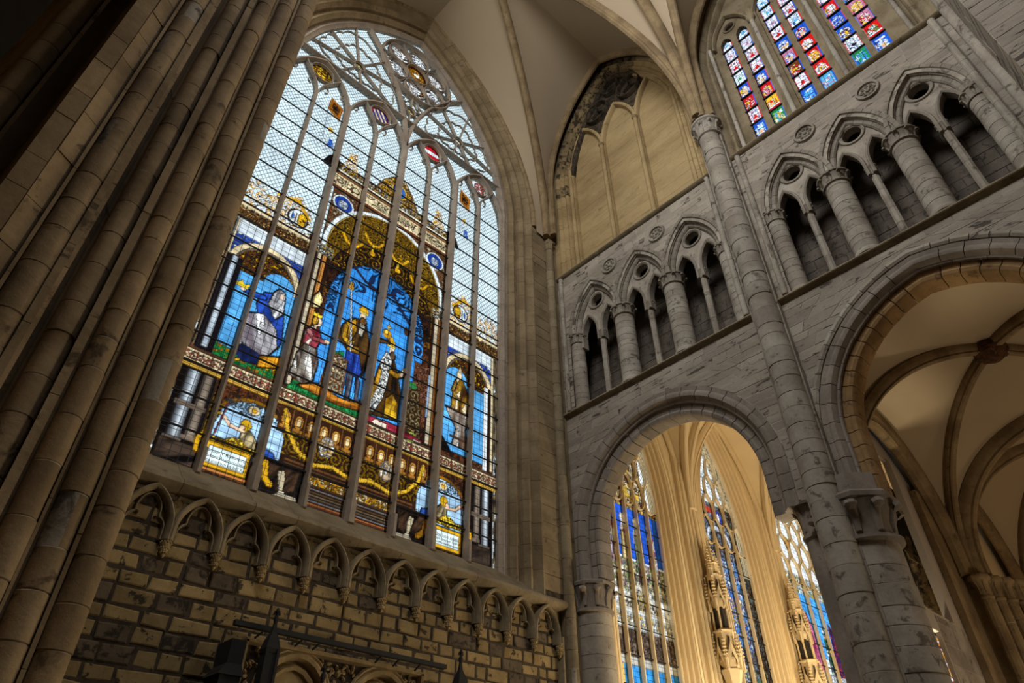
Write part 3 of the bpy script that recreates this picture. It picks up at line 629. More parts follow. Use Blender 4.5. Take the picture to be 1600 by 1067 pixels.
# side bays: entablature, arch, sky
for sg in (-1, 1):
    X = lambda u: 3+sg*(u-3)
    R_ = lambda a, c, z0, z1: C.rect(min(X(a), X(c)), max(X(a), X(c)), z0, z1)
    C.orn(R_(5.0, 7.0, 13.0, 13.55), [dbrn, brn, 'c8b48a', '7a5030', crm, dbrn], .09, 71); C.put(R_(5.0, 7.0, 13.42, 13.5), crm, 0); C.put(R_(5, 7, 12.96, 13.03), wht, 0)
    C.put(R_(5.0, 7.0, 13.52, 13.58), dbrn, 0); C.orn(R_(5.0, 7, 13.12, 13.36), ['b07a3a', dbrn, 'd8a860', brn], .07, 72)
    C.put(R_(5.05, 6.85, 12.5, 12.95), 'cfd8de', 0, .15, 73, .2); C.put(R_(5.1, 6.75, 12.0, 12.62), dbl, 0, .2, 74, .2); C.scroll(R_(5.1, 6.75, 12.0, 12.62), wht, .2, 75, .1)
    C.put(C.ell(X(5.88), 11.72, .86, .92) & (C.Z > 11.6), crm, 0, .2, 76, .1); C.put(C.ell(X(5.88), 11.72, .72, .78) & (C.Z > 11.6), '6b5a48', 0)
    C.orn(C.ell(X(5.88), 11.7, .68, .74) & (C.Z > 11.5), [dbrn, '3a2416', gold, dbrn, brn], .12, 77)
    C.put(R_(5.08, 6.5, 9.6, 11.65), '58a8e4', 0, .15, 78, .4)
    C.put(C.ell(X(5.5), 11.7, .36, .35), '58a8e4', 0)
    C.put(R_(6.45, 6.6, 9.45, 11.9), 'e2e6e8', 0); C.put(R_(6.60, 6.7, 9.45, 11.9), dbrn, 0); C.put(R_(6.7, 6.76, 9.5, 13), crm, 0); C.drape(R_(6.78, 7, 7.1, 13), '1c100a', 'a08a68', 0, .06, 79, wht, 5)
    # crowned trophies and putti in the white glass above
    C.orn(C.poly([(X(5.15), 13.58), (X(6.9), 13.58), (X(6.95), 14.15), (X(6.6), 14.5), (X(6.35), 14.15), (X(5.95), 14.35), (X(5.6), 14.7), (X(5.2), 14.3)]), ['d3e4ea', gold, 'e8dcc8', dgold, 'd3e4ea', '4a3a2a', wht], .17, 80, .6)
    C.put(C.line([(X(6.1), 14.35), (X(5.6), 14.5), (X(5.25), 14.1)], .09), gold, None)
    C.put(C.ell(X(5.52), 13.95, .27, .3), '2b1a10', 0); C.put(C.ell(X(5.52), 13.95, .23, .26), wht, 0); C.orn(C.ell(X(5.42), 13.95, .12, .22), ['d8a017', 'f0c22a', '6a1510'], .1, 81); C.put(C.ell(X(5.66), 13.95, .04, .1), '2a6fd0', 0); C.put(C.ell(X(5.58), 13.9, .02, .18), 'a01515', 0)
    # eagle banner on a staff and soldier's helmet in the upper lights
    ub = 0.62 if sg < 0 else 5.42
    C.put(C.poly([(ub-.2, 18.55), (ub+.22, 18.3), (ub+.25, 18.95), (ub-.17, 19.15)]), 'a06018', 0); C.orn(C.poly([(ub-.1, 18.6), (ub+.13, 18.5), (ub+.15, 18.85), (ub-.08, 18.98)]), [blk, '3a1c08', 'a06018', blk], .12, 82)
    C.put(C.line([(ub-.18, 18.6), (ub-.1, 17.2)], .03), '8fa0a8', None); C.put(C.ell(ub+.05, 17.75, .09, .1), 'd8b040', None); C.put(C.poly([(ub+.05, 17.1), (ub+.25, 17.05), (ub+.18, 17.4), (ub+.08, 17.4)]), '2a5ab8', None); C.scroll(C.rect(ub-.3, ub+.3, 16.8, 17.5), '9aa6ac', .15, 83, .08)
    # lower lunette with pale sky
    C.put(C.ell(X(5.28), 8.05, .78, .80) & (C.Z > 7.6), dgold, 0)
    C.put(C.ell(X(5.28), 8.05, .70, .72) & (C.Z > 7.6), 'a9cdea', 0, .1, 84, .4)
    C.scroll(C.ell(X(5.3), 8.62, .55, .16), '3a3a3a', .16, 85, .16); C.put(C.ell(X(5.3), 8.62, .12, .1), crm, 0); C.put(C.ell(X(5.3), 8.62, .05), gold, 0)
    mm = (C.ell(X(4.5), 8.0, .42, .85)) & ~C.ell(X(5.25), 8.0, .70, .73); C.put(mm, '2c170b', 0); C.volute(mm, gold, .3, .1, 86, -.2, 'f4d23a')
    mm = (C.ell(X(6.15), 8.0, .3, .7)) & ~C.ell(X(5.25), 8.0, .70, .73); C.put(mm, '1c0f08', 0); C.volute(mm, gold, .3, .1, 87, 0, 'f4d23a')
    # helmeted herald holding a staff
    hx = X(5.36)
    C.drape(C.poly([(hx-.08*-sg, 8.16), (hx+.1*-sg, 8.18), (hx+.26*-sg, 8.0), (hx+.34*-sg, 7.85), (hx+.05*-sg, 7.74), (hx-.08*-sg, 7.95)]), '4a3c24', 'b8a47a', .4, .07, 140); C.drape(C.poly([(hx+.24*-sg, 8.0), (hx+.62*-sg, 7.9), (hx+.72*-sg, 7.62), (hx+.3*-sg, 7.72)]), '12286a', '3a6ad0', 1.1, .08, 141)
    C.put(C.ell(hx-.02, 8.27, .11, .12), 'c79a1a', 0); C.put(C.ell(hx-.08*-sg, 8.2, .05, .06), 'e6c0a0', 0)
    C.put(C.line([(hx-.05*-sg, 8.12), (hx-.3*-sg, 8.15), (hx-.5*-sg, 8.32)], .075), 'e6c0a0', 0); C.put(C.line([(hx-.45*-sg, 8.55), (hx-.55*-sg, 7.8)], .03), '7a2a3a', 0)
    C.orn(C.rect(min(X(5.05), X(5.9)), max(X(5.05), X(5.9)), 7.72, 7.84), ['f0d23a', dgold, 'f0c22a', brn], .08, 88)
    C.orn(C.ell(X(5.47), 7.82, .2, .13), ['f0d23a', dgold, 'f0c22a'], .08, 89)
    # far pier with windows at the outer edge
    C.put(R_(6.1, 6.72, 7.15, 8.9), '2a1c14', 0); C.put(R_(6.12, 6.8, 7.15, 9.0), '0e0806', 0)
    for uc, hw, zb_, lt in ((6.3, .11, 7.6, '8a7a6a'), (6.56, .13, 7.5, 'c8d0d8')):       # round columns
        mm = R_(uc-hw, uc+hw, zb_, 8.95); sh_ = np.clip(1-((C.U-X(uc)-.03)/hw)**2, 0, 1)**2; C.c[..., :3] = np.where(mm[..., None], lc('140c0a')+(lc(lt)-lc('140c0a'))*sh_[..., None], C.c[..., :3])
        C.put(R_(uc-hw-.03, uc+hw+.03, 8.2, 8.28) | R_(uc-hw-.03, uc+hw+.03, zb_, zb_+.07), '6a5a4c', 0)
    C.drape(R_(6.0, 6.75, 7.12, 7.5), '0a0605', '4a3a2e', 1.2, .12, 90); 
    C.put(C.line([(X(6.0), 7.95), (X(6.15), 7.7), (X(6.12), 7.5), (X(6.0), 7.42), (X(5.95), 7.55)], .09), gold, 0)
# lettered frieze, green ground, gold predella
C.put(C.rect(-.9, 6.9, 9.07, 9.42), '4a3020', 0); C.put(C.rect(-.9, 6.9, 9.12, 9.36), crm, 0, .15, 91, .1)
C.volute(C.rect(-.9, 6.9, 9.15, 9.33), '9a4a3a', .15, .07, 92, .1)
for q in range(27): C.put(C.rect(-.9+.29*q, -.88+.29*q, 9.13, 9.35), '7a2a1c', 0)
C.put(C.rect(-.9, 6.9, 9.0, 9.07), 'c89a3a', 0)
C.put(C.rect(1.2, 4.8, 8.42, 9.0), '3a1e0e', 0, .3, 93, .2)
for q in range(13):
    u = 1.34+.28*q; C.put(C.ell(u, 8.74, .10, .16), 'b87a2a', 0); C.put(C.ell(u, 8.74, .055, .09), 'e8c890', 0); C.put(C.rect(u-.10, u+.10, 8.52, 8.58), 'a06a28', 0); C.put(C.line([(u+.14, 8.5), (u+.14, 8.98)], .03), '8a5a2a', 0)
C.put(C.rect(1.4, 4.6, 7.78, 8.44), '2c170b', 0, .4, 94, .15); C.volute(C.rect(1.4, 4.6, 7.98, 8.5), dgold, .30, .10, 94, -.1, 'f0c22a')
for z in (7.84, 7.91): C.put(C.rect(1.5, 4.5, z-.012, z+.012), '6a4424', 0)
C.put(C.line([(1.3, 8.9), (1.42, 8.5), (1.7, 8.15), (2.1, 7.98), (2.5, 8.08), (2.95, 7.95), (3.4, 8.1), (3.9, 7.98), (4.3, 8.15), (4.6, 8.5), (4.7, 8.9)], .09), 'd8a82a', 0)
for u in (2.3, 3.75): C.orn(C.ell(u, 8.45, .17, .24), ['e8d8c8', gold, wht, 'c8a888'], .1, 95)
C.put(C.rect(1.9, 4.15, 7.1, 7.78), '3a2216', 0); C.orn(C.rect(2.0, 4.0, 7.58, 7.74), ['c88a2a', gold, dgold, crm], .08, 96)
for z, c_ in ((7.50, wht), (7.44, 'a07a3a'), (7.38, crm), (7.32, 'd8c49a'), (7.26, wht), (7.19, 'a05a28')): C.put(C.rect(2.0, 4.05, z-.014, z+.014), c_, 0)
C.put(C.rect(1.05, 1.98, 7.1, 7.78), '120b08', 0); C.put(C.rect(4.05, 4.95, 7.1, 7.78), '120b08', 0)
for sg in (-1, 1):     # dark winged beasts under the scrolls
    X = lambda u: 3+sg*(u-3)
    C.drape(C.poly([(X(4.15), 7.72), (X(4.85), 7.7), (X(4.75), 7.4), (X(4.5), 7.2), (X(4.2), 7.3)]), '0a0604', '4a3220', .6, .1, 145); C.put(C.poly([(X(4.45), 7.66), (X(4.58), 7.62), (X(4.5), 7.3), (X(4.42), 7.2), (X(4.4), 7.45)]), 'b8a888', 0); C.put(C.ell(X(4.43), 7.22, .06, .04), 'd8ccb0', 0)
    C.put(C.poly([(X(4.08), 7.14), (X(4.6), 7.13), (X(4.5), 7.2), (X(4.15), 7.22)]), 'a89880', 0)

C.put(C.line([(1.15, 7.7), (1.2, 7.4), (1.32, 7.3)], .12), gold, 0); C.put(C.line([(4.9, 7.65), (4.85, 7.4), (4.7, 7.28)], .12), dgold, 0)
for u0, u1, z0, z1 in ((.03, .86, 7.30, 7.70), (5.09, 5.89, 7.22, 7.62)):     # inscription tablets
    C.put(C.rect(u0-.02, u1+.03, z0-.07, z1+.05), dbrn, 0); C.put(C.rect(u0, u1, z0-.05, z1+.03), gold, 0, .25, 99, .1); C.put(C.rect(u0+.07, u1-.07, z0+.03, z1-.05), 'dff0f0', 0)
C.put(C.rect(.05, .9, 7.16, 7.22), 'c07838', 0); C.put(C.rect(.05, .9, 7.11, 7.14), dbrn, 0)
# figures -----------------------------------------------------------
gr = '1d7a3c'
C.orn(C.poly([(-.5, 9.45), (1.0, 9.42), (1.0, 9.75), (.5, 9.95), (0, 9.7), (-.4, 9.75)]), [gr, '0f4a20', gr, dgold, gold], .14, 101)
C.orn(C.poly([(1.2, 9.42), (3.0, 9.42), (2.9, 9.62), (1.8, 9.72), (1.3, 9.65)]), [gr, '0f4a20', gr, '2a9a4a'], .12, 102)
# lady in blue mantle (left bay)
C.drape(C.poly([(.12, 11.05), (.22, 11.38), (.45, 11.5), (.70, 11.3), (.78, 10.9), (.86, 10.4), (.8, 10.15), (.6, 10.45), (.25, 10.7)]), '0e2260', '2a55c0', .3, .12, 103)
C.drape(C.poly([(.0, 10.7), (.35, 10.86), (.68, 10.62), (.8, 10.2), (.66, 9.9), (.45, 9.72), (.15, 9.72), (-.02, 10.0), (-.06, 10.35)]), '6a5f68', 'e4e0e4', -.35, .1, 104, 'fafafa')
C.drape(C.poly([(.36, 11.18), (.42, 11.52), (.52, 11.68), (.66, 11.64), (.7, 11.4), (.74, 11.05), (.6, 10.85), (.5, 10.95)]), '8a868e', 'f2f2f4', .25, .08, 105)
C.put(C.ell(.63, 11.5, .065, .095), 'ecd2bc', 0); C.drape(C.line([(.25, 11.25), (.0, 11.2), (-.16, 11.22)], .13), '0e2260', '2a55c0', 1.2, .1, 106)
C.put(C.ell(-.2, 11.22, .06, .05), 'ecd2bc', 0); C.put(C.poly([(-.42, 11.25), (-.12, 11.25), (-.08, 11.42), (-.2, 11.34), (-.27, 11.44), (-.34, 11.34), (-.46, 11.42)]), 'f0cc2e', 0)
C.drape(C.poly([(.0, 9.68), (.1, 9.95), (.5, 9.85), (.55, 9.62), (.2, 9.55)]), '0a1230', '1c2c66', 0, .1, 107); C.drape(C.poly([(.5, 9.85), (1.0, 10.05), (1.0, 9.75), (.5, 9.55)]), '7a4a10', 'd8941e', 1.2, .1, 108)
C.put(C.rect(-.72, -.38, 9.45, 11.95), '120c10', 0); C.drape(C.rect(-.62, -.5, 9.5, 11.95), '8a98a8', 'f0f6fa', 0, .3, 109, None, 4)
# crowned princess kneeling
C.drape(C.poly([(1.16, 9.72), (1.22, 10.3), (1.34, 10.65), (1.62, 10.65), (1.74, 10.3), (1.7, 9.8), (1.5, 9.62)]), '4a382c', 'd8ccbc', -.25, .09, 110, 'f0ece4')
C.drape(C.poly([(1.28, 10.6), (1.3, 11.0), (1.42, 11.18), (1.6, 11.16), (1.7, 10.9), (1.62, 10.62)]), '6a1420', 'd85a6a', .2, .09, 111, 'f0d8c8')
C.drape(C.line([(1.36, 11.0), (1.5, 10.85), (1.78, 10.88)], .12), '7a1c28', 'e09090', 1.3, .08, 112); C.put(C.ell(1.84, 10.92, .07, .06), 'ecd2ae', 0)
C.put(C.ell(1.55, 11.33, .085, .115), 'eccfae', 0); C.drape(C.ell(1.46, 11.32, .075, .13), '7a4a10', 'c8942a', .2, .05, 113); C.put(C.line([(1.5, 11.2), (1.5, 11.12)], .07), 'e4c4a2', 0)
C.put(C.poly([(1.4, 11.44), (1.6, 11.46), (1.63, 11.58), (1.55, 11.52), (1.5, 11.6), (1.45, 11.52), (1.38, 11.58)]), 'f0cc2e', 0); C.drape(C.poly([(1.32, 11.62), (1.5, 11.72), (1.54, 11.98), (1.4, 12.2), (1.28, 11.95)]), 'c08a24', 'f8e09a', .1, .07, 114)
# standing emperor with sword
C.drape(C.poly([(2.02, 11.2), (2.12, 11.6), (2.3, 11.88), (2.5, 11.98), (2.72, 11.9), (2.86, 11.5), (2.92, 10.9), (2.8, 10.4), (2.68, 10.9), (2.3, 11.0)]), '120c08', '5a3c18', .15, .1, 115)
C.drape(C.poly([(2.1, 11.35), (2.2, 11.75), (2.42, 11.95), (2.5, 11.6), (2.4, 11.25), (2.22, 11.15)]), '6a460e', 'd89c24', .2, .08, 116); C.drape(C.poly([(2.52, 11.9), (2.7, 11.85), (2.66, 11.5), (2.54, 11.55)]), '8a7a60', 'f0e8d4', 0, .07, 117)
C.drape(C.poly([(2.32, 10.98), (2.66, 11.02), (2.8, 10.55), (2.70, 10.36), (2.36, 10.4)]), '0e1e5c', '2f56c4', 0, .08, 118); C.drape(C.poly([(2.3, 11.15), (2.62, 11.2), (2.66, 11.0), (2.32, 10.96)]), '5a3c10', 'c8901c', 1.2, .07, 119)
C.drape(C.poly([(2.44, 10.4), (2.6, 10.4), (2.58, 9.8), (2.66, 9.72), (2.48, 9.7)]), '26262e', '6a6a78', 0, .06, 120); C.drape(C.poly([(2.66, 10.38), (2.78, 10.34), (2.8, 9.88), (2.9, 9.8), (2.72, 9.78)]), '1e1e26', '585868', 0, .06, 121)
C.put(C.ell(2.6, 12.1, .085, .12), 'e6c8a4', 0); C.drape(C.ell(2.62, 11.97, .085, .10), '3a2410', '8a5c2c', 0, .05, 122); C.put(C.poly([(2.48, 12.2), (2.72, 12.2), (2.74, 12.3), (2.66, 12.42), (2.55, 12.42), (2.46, 12.3)]), 'd8a41e', 0); C.put(C.rect(2.48, 2.72, 12.19, 12.24), 'f6dc60', 0)
C.drape(C.line([(2.2, 11.6), (2.2, 11.3), (2.38, 11.14)], .13), '6a460e', 'e0a82a', .3, .07, 123); C.put(C.ell(2.42, 11.12, .06, .055), 'eadcc8', 0); C.put(C.line([(2.44, 11.0), (2.17, 12.72)], .04), 'e6ecf0', 0); C.put(C.line([(2.32, 11.22), (2.5, 11.28)], .035), 'd8b040', 0); C.put(C.poly([(2.08, 12.7), (2.24, 12.72), (2.2, 12.95), (2.12, 12.95)]), 'b8862a', 0)
C.put(C.poly([(1.98, 10.72), (2.28, 10.9), (2.3, 10.74), (2.0, 10.6)]), gr, 0)
# brocade-covered throne, robe hem and kneeling emperor
C.put(C.poly([(1.85, 9.75), (1.93, 10.55), (2.15, 10.78), (2.44, 10.7), (2.42, 9.75)]), '7a3c18', 0); C.volute(C.poly([(1.87, 9.77), (1.95, 10.53), (2.15, 10.76), (2.42, 10.68), (2.4, 9.77)]), 'e4cc9c', .24, .1, 124, -.35, 'f6ecd0')
C.drape(C.poly([(1.35, 9.55), (1.8, 9.8), (2.4, 9.68), (2.95, 9.78), (3.15, 10.2), (3.15, 9.6), (2.3, 9.48)]), '5a2408', 'd88a2a', 1.3, .09, 125)
C.drape(C.poly([(3.05, 9.6), (3.1, 10.35), (3.2, 10.95), (3.35, 11.45), (3.56, 11.42), (3.72, 11.0), (3.88, 10.5), (3.86, 9.72)]), '140c08', '5a3a14', -.15, .1, 126)
C.drape(C.poly([(3.06, 9.65), (3.12, 10.4), (3.2, 10.9), (3.3, 10.9), (3.26, 10.3), (3.15, 9.68)]), '6a420c', 'e0a428', -.1, .08, 127)
C.put(C.poly([(3.22, 11.1), (3.36, 11.48), (3.54, 11.3), (3.5, 10.75), (3.42, 10.15), (3.24, 9.72), (3.06, 9.74), (3.24, 10.35), (3.32, 10.85)]), 'e6e6e0', 0); C.scroll(C.poly([(3.24, 11.1), (3.36, 11.44), (3.52, 11.28), (3.48, 10.75), (3.40, 10.15), (3.22, 9.74), (3.10, 9.76), (3.26, 10.35), (3.34, 10.85)]), '5a5a58', .1, 128, .12)
C.drape(C.poly([(3.48, 9.7), (3.86, 9.75), (3.86, 10.15), (3.66, 10.4), (3.5, 10.2)]), '7a5008', 'f0bc2c', .3, .09, 129); C.drape(C.line([(3.55, 10.95), (3.72, 10.92), (3.86, 11.02)], .15), '7a5008', 'e0a428', 1.2, .07, 130); C.put(C.line([(3.84, 11.0), (3.92, 11.2)], .09), 'ead2b4', 0)
C.put(C.ell(3.50, 11.56, .08, .115), 'e2c6a4', 0); C.drape(C.ell(3.54, 11.42, .075, .11), '4a3420', '9a7a54', 0, .05, 131); C.put(C.poly([(3.36, 11.64), (3.58, 11.66), (3.56, 11.84), (3.46, 11.98), (3.38, 11.84)]), 'd8a41e', 0); C.put(C.line([(3.36, 11.66), (3.58, 11.68)], .04), 'f6dc60', 0)
C.drape(C.line([(3.02, 11.62), (3.22, 11.7), (3.38, 11.76)], .1), '1c120a', '6a4a24', 1.3, .06, 132); C.put(C.ell(3.31, 11.98, .13, .135), 'c88a14', 0); C.put(C.ell(3.28, 12.02, .06, .07), 'f4d24a', 0); C.put(C.line([(3.33, 12.1), (3.34, 12.28)], .04), 'f0d23a', 0); C.put(C.line([(3.28, 12.2), (3.4, 12.21)], .035), 'f0d23a', 0)
C.put(C.poly([(2.86, 12.36), (3.12, 12.36), (3.06, 12.55), (2.92, 12.55)]), '8a5c1a', 0); C.put(C.ell(3.85, 12.35, .08, .12), '4a3020', 0)
# second kneeler with brocade, green orb
C.put(C.poly([(3.95, 9.5), (4.0, 10.4), (4.15, 10.9), (4.4, 10.85), (4.5, 10.2), (4.55, 9.5)]), '3a2412', 0); C.volute(C.poly([(3.97, 9.5), (4.02, 10.4), (4.16, 10.86), (4.38, 10.8), (4.48, 10.2), (4.53, 9.5)]), 'b08a4a', .22, .1, 133, -.1, 'e8d4a4'); C.put(C.ell(4.2, 10.88, .13, .09), '2a7a3c', 0); C.put(C.ell(4.28, 9.5, .16, .14), '8a982e', 0); C.put(C.ell(4.24, 9.54, .07, .07), 'c8d468', 0)
C.drape(C.poly([(3.1, 9.42), (4.6, 9.42), (4.6, 9.5), (3.9, 9.62), (3.1, 9.58)]), '4a0c18', 'c83a50', 1.4, .09, 134, 'f0e0c8')
# statue on its pedestal in the right bay
C.drape(C.poly([(5.36, 10.78), (5.4, 11.35), (5.5, 11.75), (5.72, 11.75), (5.92, 11.4), (6.02, 10.9), (5.8, 10.72)]), '3a200a', 'c8942a', .15, .09, 135, 'e8d4b0'); C.put(C.ell(5.6, 11.86, .085, .12), 'd8c09a', 0); C.put(C.poly([(5.53, 11.94), (5.67, 11.94), (5.62, 12.18)]), 'c8b48a', 0); C.drape(C.line([(5.48, 11.6), (5.4, 11.3), (5.55, 11.15)], .1), '6a460e', 'd8b060', .2, .06, 136)
C.drape(C.poly([(5.2, 10.75), (6.1, 10.75), (5.95, 10.5), (5.85, 10.3), (6.05, 9.75), (5.45, 9.75), (5.55, 10.25), (5.4, 10.45)]), '5a4030', 'e0d4c4', 0, .12, 137, 'f2ece0'); C.put(C.rect(5.2, 6.1, 10.72, 10.78), '2a1810', 0); C.put(C.rect(5.4, 6.1, 9.98, 10.02), '4a3020', 0)
C.put(C.poly([(5.1, 9.5), (5.1, 10.0), (5.5, 9.55)]), blk, 0)
# tracery glass: oculi shields and coloured flecks
C.orn(C.ell(0, 19.84, .32), ['f0c22a', dgold, dbrn, gold], .12, 130)
C.put(C.ell(2, 19.84, .32), 'b0162a', 0)
for q in range(-2, 3): C.put(C.ell(2, 19.84, .27) & (np.abs((C.U-2)*.8+(C.Z-19.84)*.45-q*.13) < .035), 'd9bfa0', 0)
C.put(C.ell(2, 19.84, .27) & (np.abs(((C.U-2)*.8+(C.Z-19.84)*.45)/.13 % 1-.5) < .22), '26308c', 0)
C.put(C.ell(4.03, 19.84, .33), 'b3121f', 0); C.put(C.ell(4.03, 19.84, .33) & (np.abs(C.Z-19.84-(C.U-4.03)*.12) < .085), 'e8eaf0', 0)
C.put(C.ell(6.03, 19.84, .32), 'dfe6ea', 0); C.orn(C.ell(6.03, 19.8, .22, .28), ['c8402a', 'e8eaf0', 'a01515', 'd8783a'], .12, 131)
C.orn(C.ell(*RC, .42), ['b87818', '7a4408', 'd89820', 'a06010'], .14, 132, 0); C.put(C.ell(*RC, .12), 'f4ecd8', 0)
for kk in range(6):
    a = PI/6+kk*PI/3; pc = (RC[0]+0.9*math.cos(a), RC[1]+0.9*math.sin(a)); C.put(C.ell(*pc, .4), 'eef2f4', 0)
    C.scroll(C.ell(*pc, .36), ['c07018', '5a6a9a'][kk % 2], .2, 140+kk, .1)
for (u, z) in ((1.0, 21.45), (5.06, 21.45), (3.04, 21.12)): C.orn(C.ell(u, z, .16), ['f0d878', 'c8a84a', wht], .08, 150)
C.scroll(C.Z > 20.6, 'c8d0c0', .5, 151, .03)

def clipu(u0, u1, z0, z1, ar):
    h = ar.half(z0)+.05; return max(u0, ar.c-h), min(u1, ar.c+h)
C.lead()
for i in range(8):
    for a, c in zip(BARS, BARS[1:]):
        C.pane(-1+i, i, a, c, PN, 0.0, 'glassN', w1, 'pane')
zz = BARS[-1]
while zz < 25.3:
    for i in range(8):
        u0, u1 = clipu(-1+i, i, zz, zz+.75, NW)
        if u1-u0 > .05: C.pane(u0, u1, zz, min(25.3, zz+.75), PN, 0.0, 'glassN', w1, 'tracery_pane')
    zz += .75
def text(body, loc, size, parent):
    cu = bpy.data.curves.new('inscription', 'FONT'); cu.body = body; cu.size = size; cu.align_x = 'CENTER'; cu.space_line = 1.05; cu.extrude = 0.001
    tmp = bpy.data.objects.new('tmp', cu); COL.objects.link(tmp); bpy.context.view_layer.update()
    me = bpy.data.meshes.new_from_object(tmp.evaluated_get(bpy.context.evaluated_depsgraph_get())); bpy.data.objects.remove(tmp)
    me.materials.clear(); me.materials.append(M['ink']); me.transform(Matrix.Rotation(PI/2, 4, 'X')); me.transform(Matrix.Translation(loc))
    put('inscription', me, parent)
text('Carolus V Romanorum\nsemper Augustus Impr\nHispaniarum et Ind Rex', (.445, -.008, 7.535), .088, w1)
text('Diva Isabel augusta\nRegis Emanuel Lusitan\net Mariae filia uxor', (5.49, -.008, 7.455), .083, w1)

# ================================================================== EAST WALL
ARC1 = Arch(-3.5, 2.20, 8.1, 2.25, 7.15); ARC1o = Arch(-3.5, 2.85, 8.1, 2.88, 7.15)
ARC2 = Arch(-9.85, 2.05, 8.2, 2.40, 7.0); ARC2o = Arch(-9.85, 2.62, 8.2, 2.95, 7.0)
we = struct('wall_east', 'grey ashlar wall with pointed arcade below the triforium', (8.93, -6, 0))
b = B(); H = [ARC1.hole(-1), ARC2.hole(-1)]
slab(b, PE, -13.2, -0.45, 7.15, 11.62, [(7.15, ARC1o.apex, ARC1o.hole()[2]), (7.15, ARC2o.apex, ARC2o.hole()[2])], 0.15, 0, -0.62)
b.obj('wall_core', 'mortar', we)
SH = [(0, 40, lambda z: (-7.22, -6.56))]
ashlar(we, PE, -13.0, -0.62, 7.2, 11.60, [ARC1o.grow(.02).hole(7.0), ARC2o.grow(.16).hole(7.0)]+SH, 0.225, 0.46, 'grey', 'stone', 0.014, (0.0, 0.009), 0.004, 0.007, 300)
# arcade arches of two orders, block by block
for nm, ar, aro, lab, mats in (('arcade_arch', ARC1, ARC1o, 'round-headed grey arch opening on the golden chapel', ['arch', 'arch', 'arch']), ('arcade_arch', ARC2, ARC2o, 'wide moulded arch opening on the ribbed aisle vault at the right', ['arch', 'arch', 'arch'])):
    t = thing(nm, lab, 'arch', (8.93, ar.c, 7.1)); w_ = aro.h-ar.h
    pin = [(0, -.62), (0, .0-.25), (.04, -.19), (.10, -.17), (.15, -.20), (.2, -.19), (w_*.48, -.16), (w_*.52, -.16), (w_*.52, -.62)]
    pou = [(w_*.48, -.3), (w_*.48, -.10), (w_*.55, -.04), (w_*.62, .02), (w_*.72, .035), (w_*.8, .02), (w_*.84, .0), (w_, .015), (w_+.02, -.05), (w_+.02, -.3)]
    voussoirs('voussoir', ar, PE, pin, 15, 'arch', t, 0.009, 3, ['arch_warmlit'] if ar is ARC2 else mats)
    voussoirs('voussoir', ar, PE, pou, 13, 'arch', t, 0.007, 3, mats)
    voussoirs('roll_stone', ar, PE, [(w_*.5+p, -.14+q) for p, q in roll(.055, 0, 0, 8)], 9, 'arch', t, 0.005, 4, mats)
    if ar is ARC2:
        phd = [(w_+.02, -.1), (w_+.02, .03), (w_+.07, .06), (w_+.14, .045), (w_+.16, -.1)]
        voussoirs('hood_stone', ar, PE, phd, 18, 'grey', t, 0.006, 2, ['grey', 'greyl'])
# string courses
def string(name, label, z, y0, y1, hh=.09, proud=.13, x=8.93, breaks=()):
    t = struct(name, label, (x, (y0+y1)/2, z))
    prof = [(-.05, -hh), (.02, -hh), (proud*.55, -hh*.55), (proud*.9, -hh*.3), (proud, .0), (proud*.9, hh*.35), (proud*.4, hh*.8), (-.05, hh)]
    y = y0
    while y < y1-.05:
        e = min(y1, y+random.uniform(.8, 1.4)); e = y1 if y1-e < .3 else e
        B().sweep([((x, q, z), (-1, 0, 0), (0, 0, 1)) for q in (y+.003, e-.003)], prof).obj('string_stone', 'trim', t, 0.8); y = e
string('trim_2', 'dark moulded string course below the triforium, bay beside the big window', 11.71, -6.60, -0.5)
string('trim_3', 'dark moulded string course below the triforium, right-hand bay', 11.71, -13.0, -7.2)
string('trim_4', 'roll moulded string course under the blind window', 16.93, -6.60, -0.5, .08, .12)
string('trim_5', 'roll moulded string course under the coloured clerestory window', 16.95, -12.75, -7.2, .08, .12)

# ---------------------------------------------------------------- triforium
wt = struct('wall_east_triforium', 'pierced triforium wall of grey stone with six arched openings', (8.93, -6, 11.7), 'wall')
bays = [('left', [-2.02, -3.74, -5.46], 0.80, (-6.60, -0.5), [-1.12, -2.88, -4.60, -6.26]), ('right', [-8.44, -9.98, -11.52], 0.72, (-13.0, -7.2), [-7.66, -9.21, -10.75, -12.28])]
TA = []
for nm, cs, h, (y0, y1), cols in bays:
    for c in cs: TA.append(Arch(c, h, 14.42, 1.50 if nm == 'left' else 1.42, 14.42))
b = B(); slab(b, PE, -13.0, -0.5, 14.42, 16.86, [a.hole(14.42) for a in TA]+[(0, 0, None)][:0], 0.09, 0, -0.5)
for nm, cs, h, (y0, y1), cols in bays:
    for (p, q) in ((y0, cols[3]-.26), (cols[0]+.26, y1)): b.box(8.93, 9.43, p, q, 11.75, 14.42)
b.box(9.1, 10.3, -13.0, -0.5, 11.3, 11.74); b.obj('wall_core', 'mortar', wt)
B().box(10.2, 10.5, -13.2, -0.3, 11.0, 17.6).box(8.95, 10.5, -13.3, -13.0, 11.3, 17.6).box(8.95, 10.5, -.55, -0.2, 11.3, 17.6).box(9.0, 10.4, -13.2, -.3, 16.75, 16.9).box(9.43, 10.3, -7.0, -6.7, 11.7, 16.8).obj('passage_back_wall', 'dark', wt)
ashlar(wt, planeE(10.2), -12.9, -0.6, 11.75, 16.6, [], 0.34, 0.7, 'passage', 'passage_stone', 0.012, (.0, .015), .008, 0, 120)
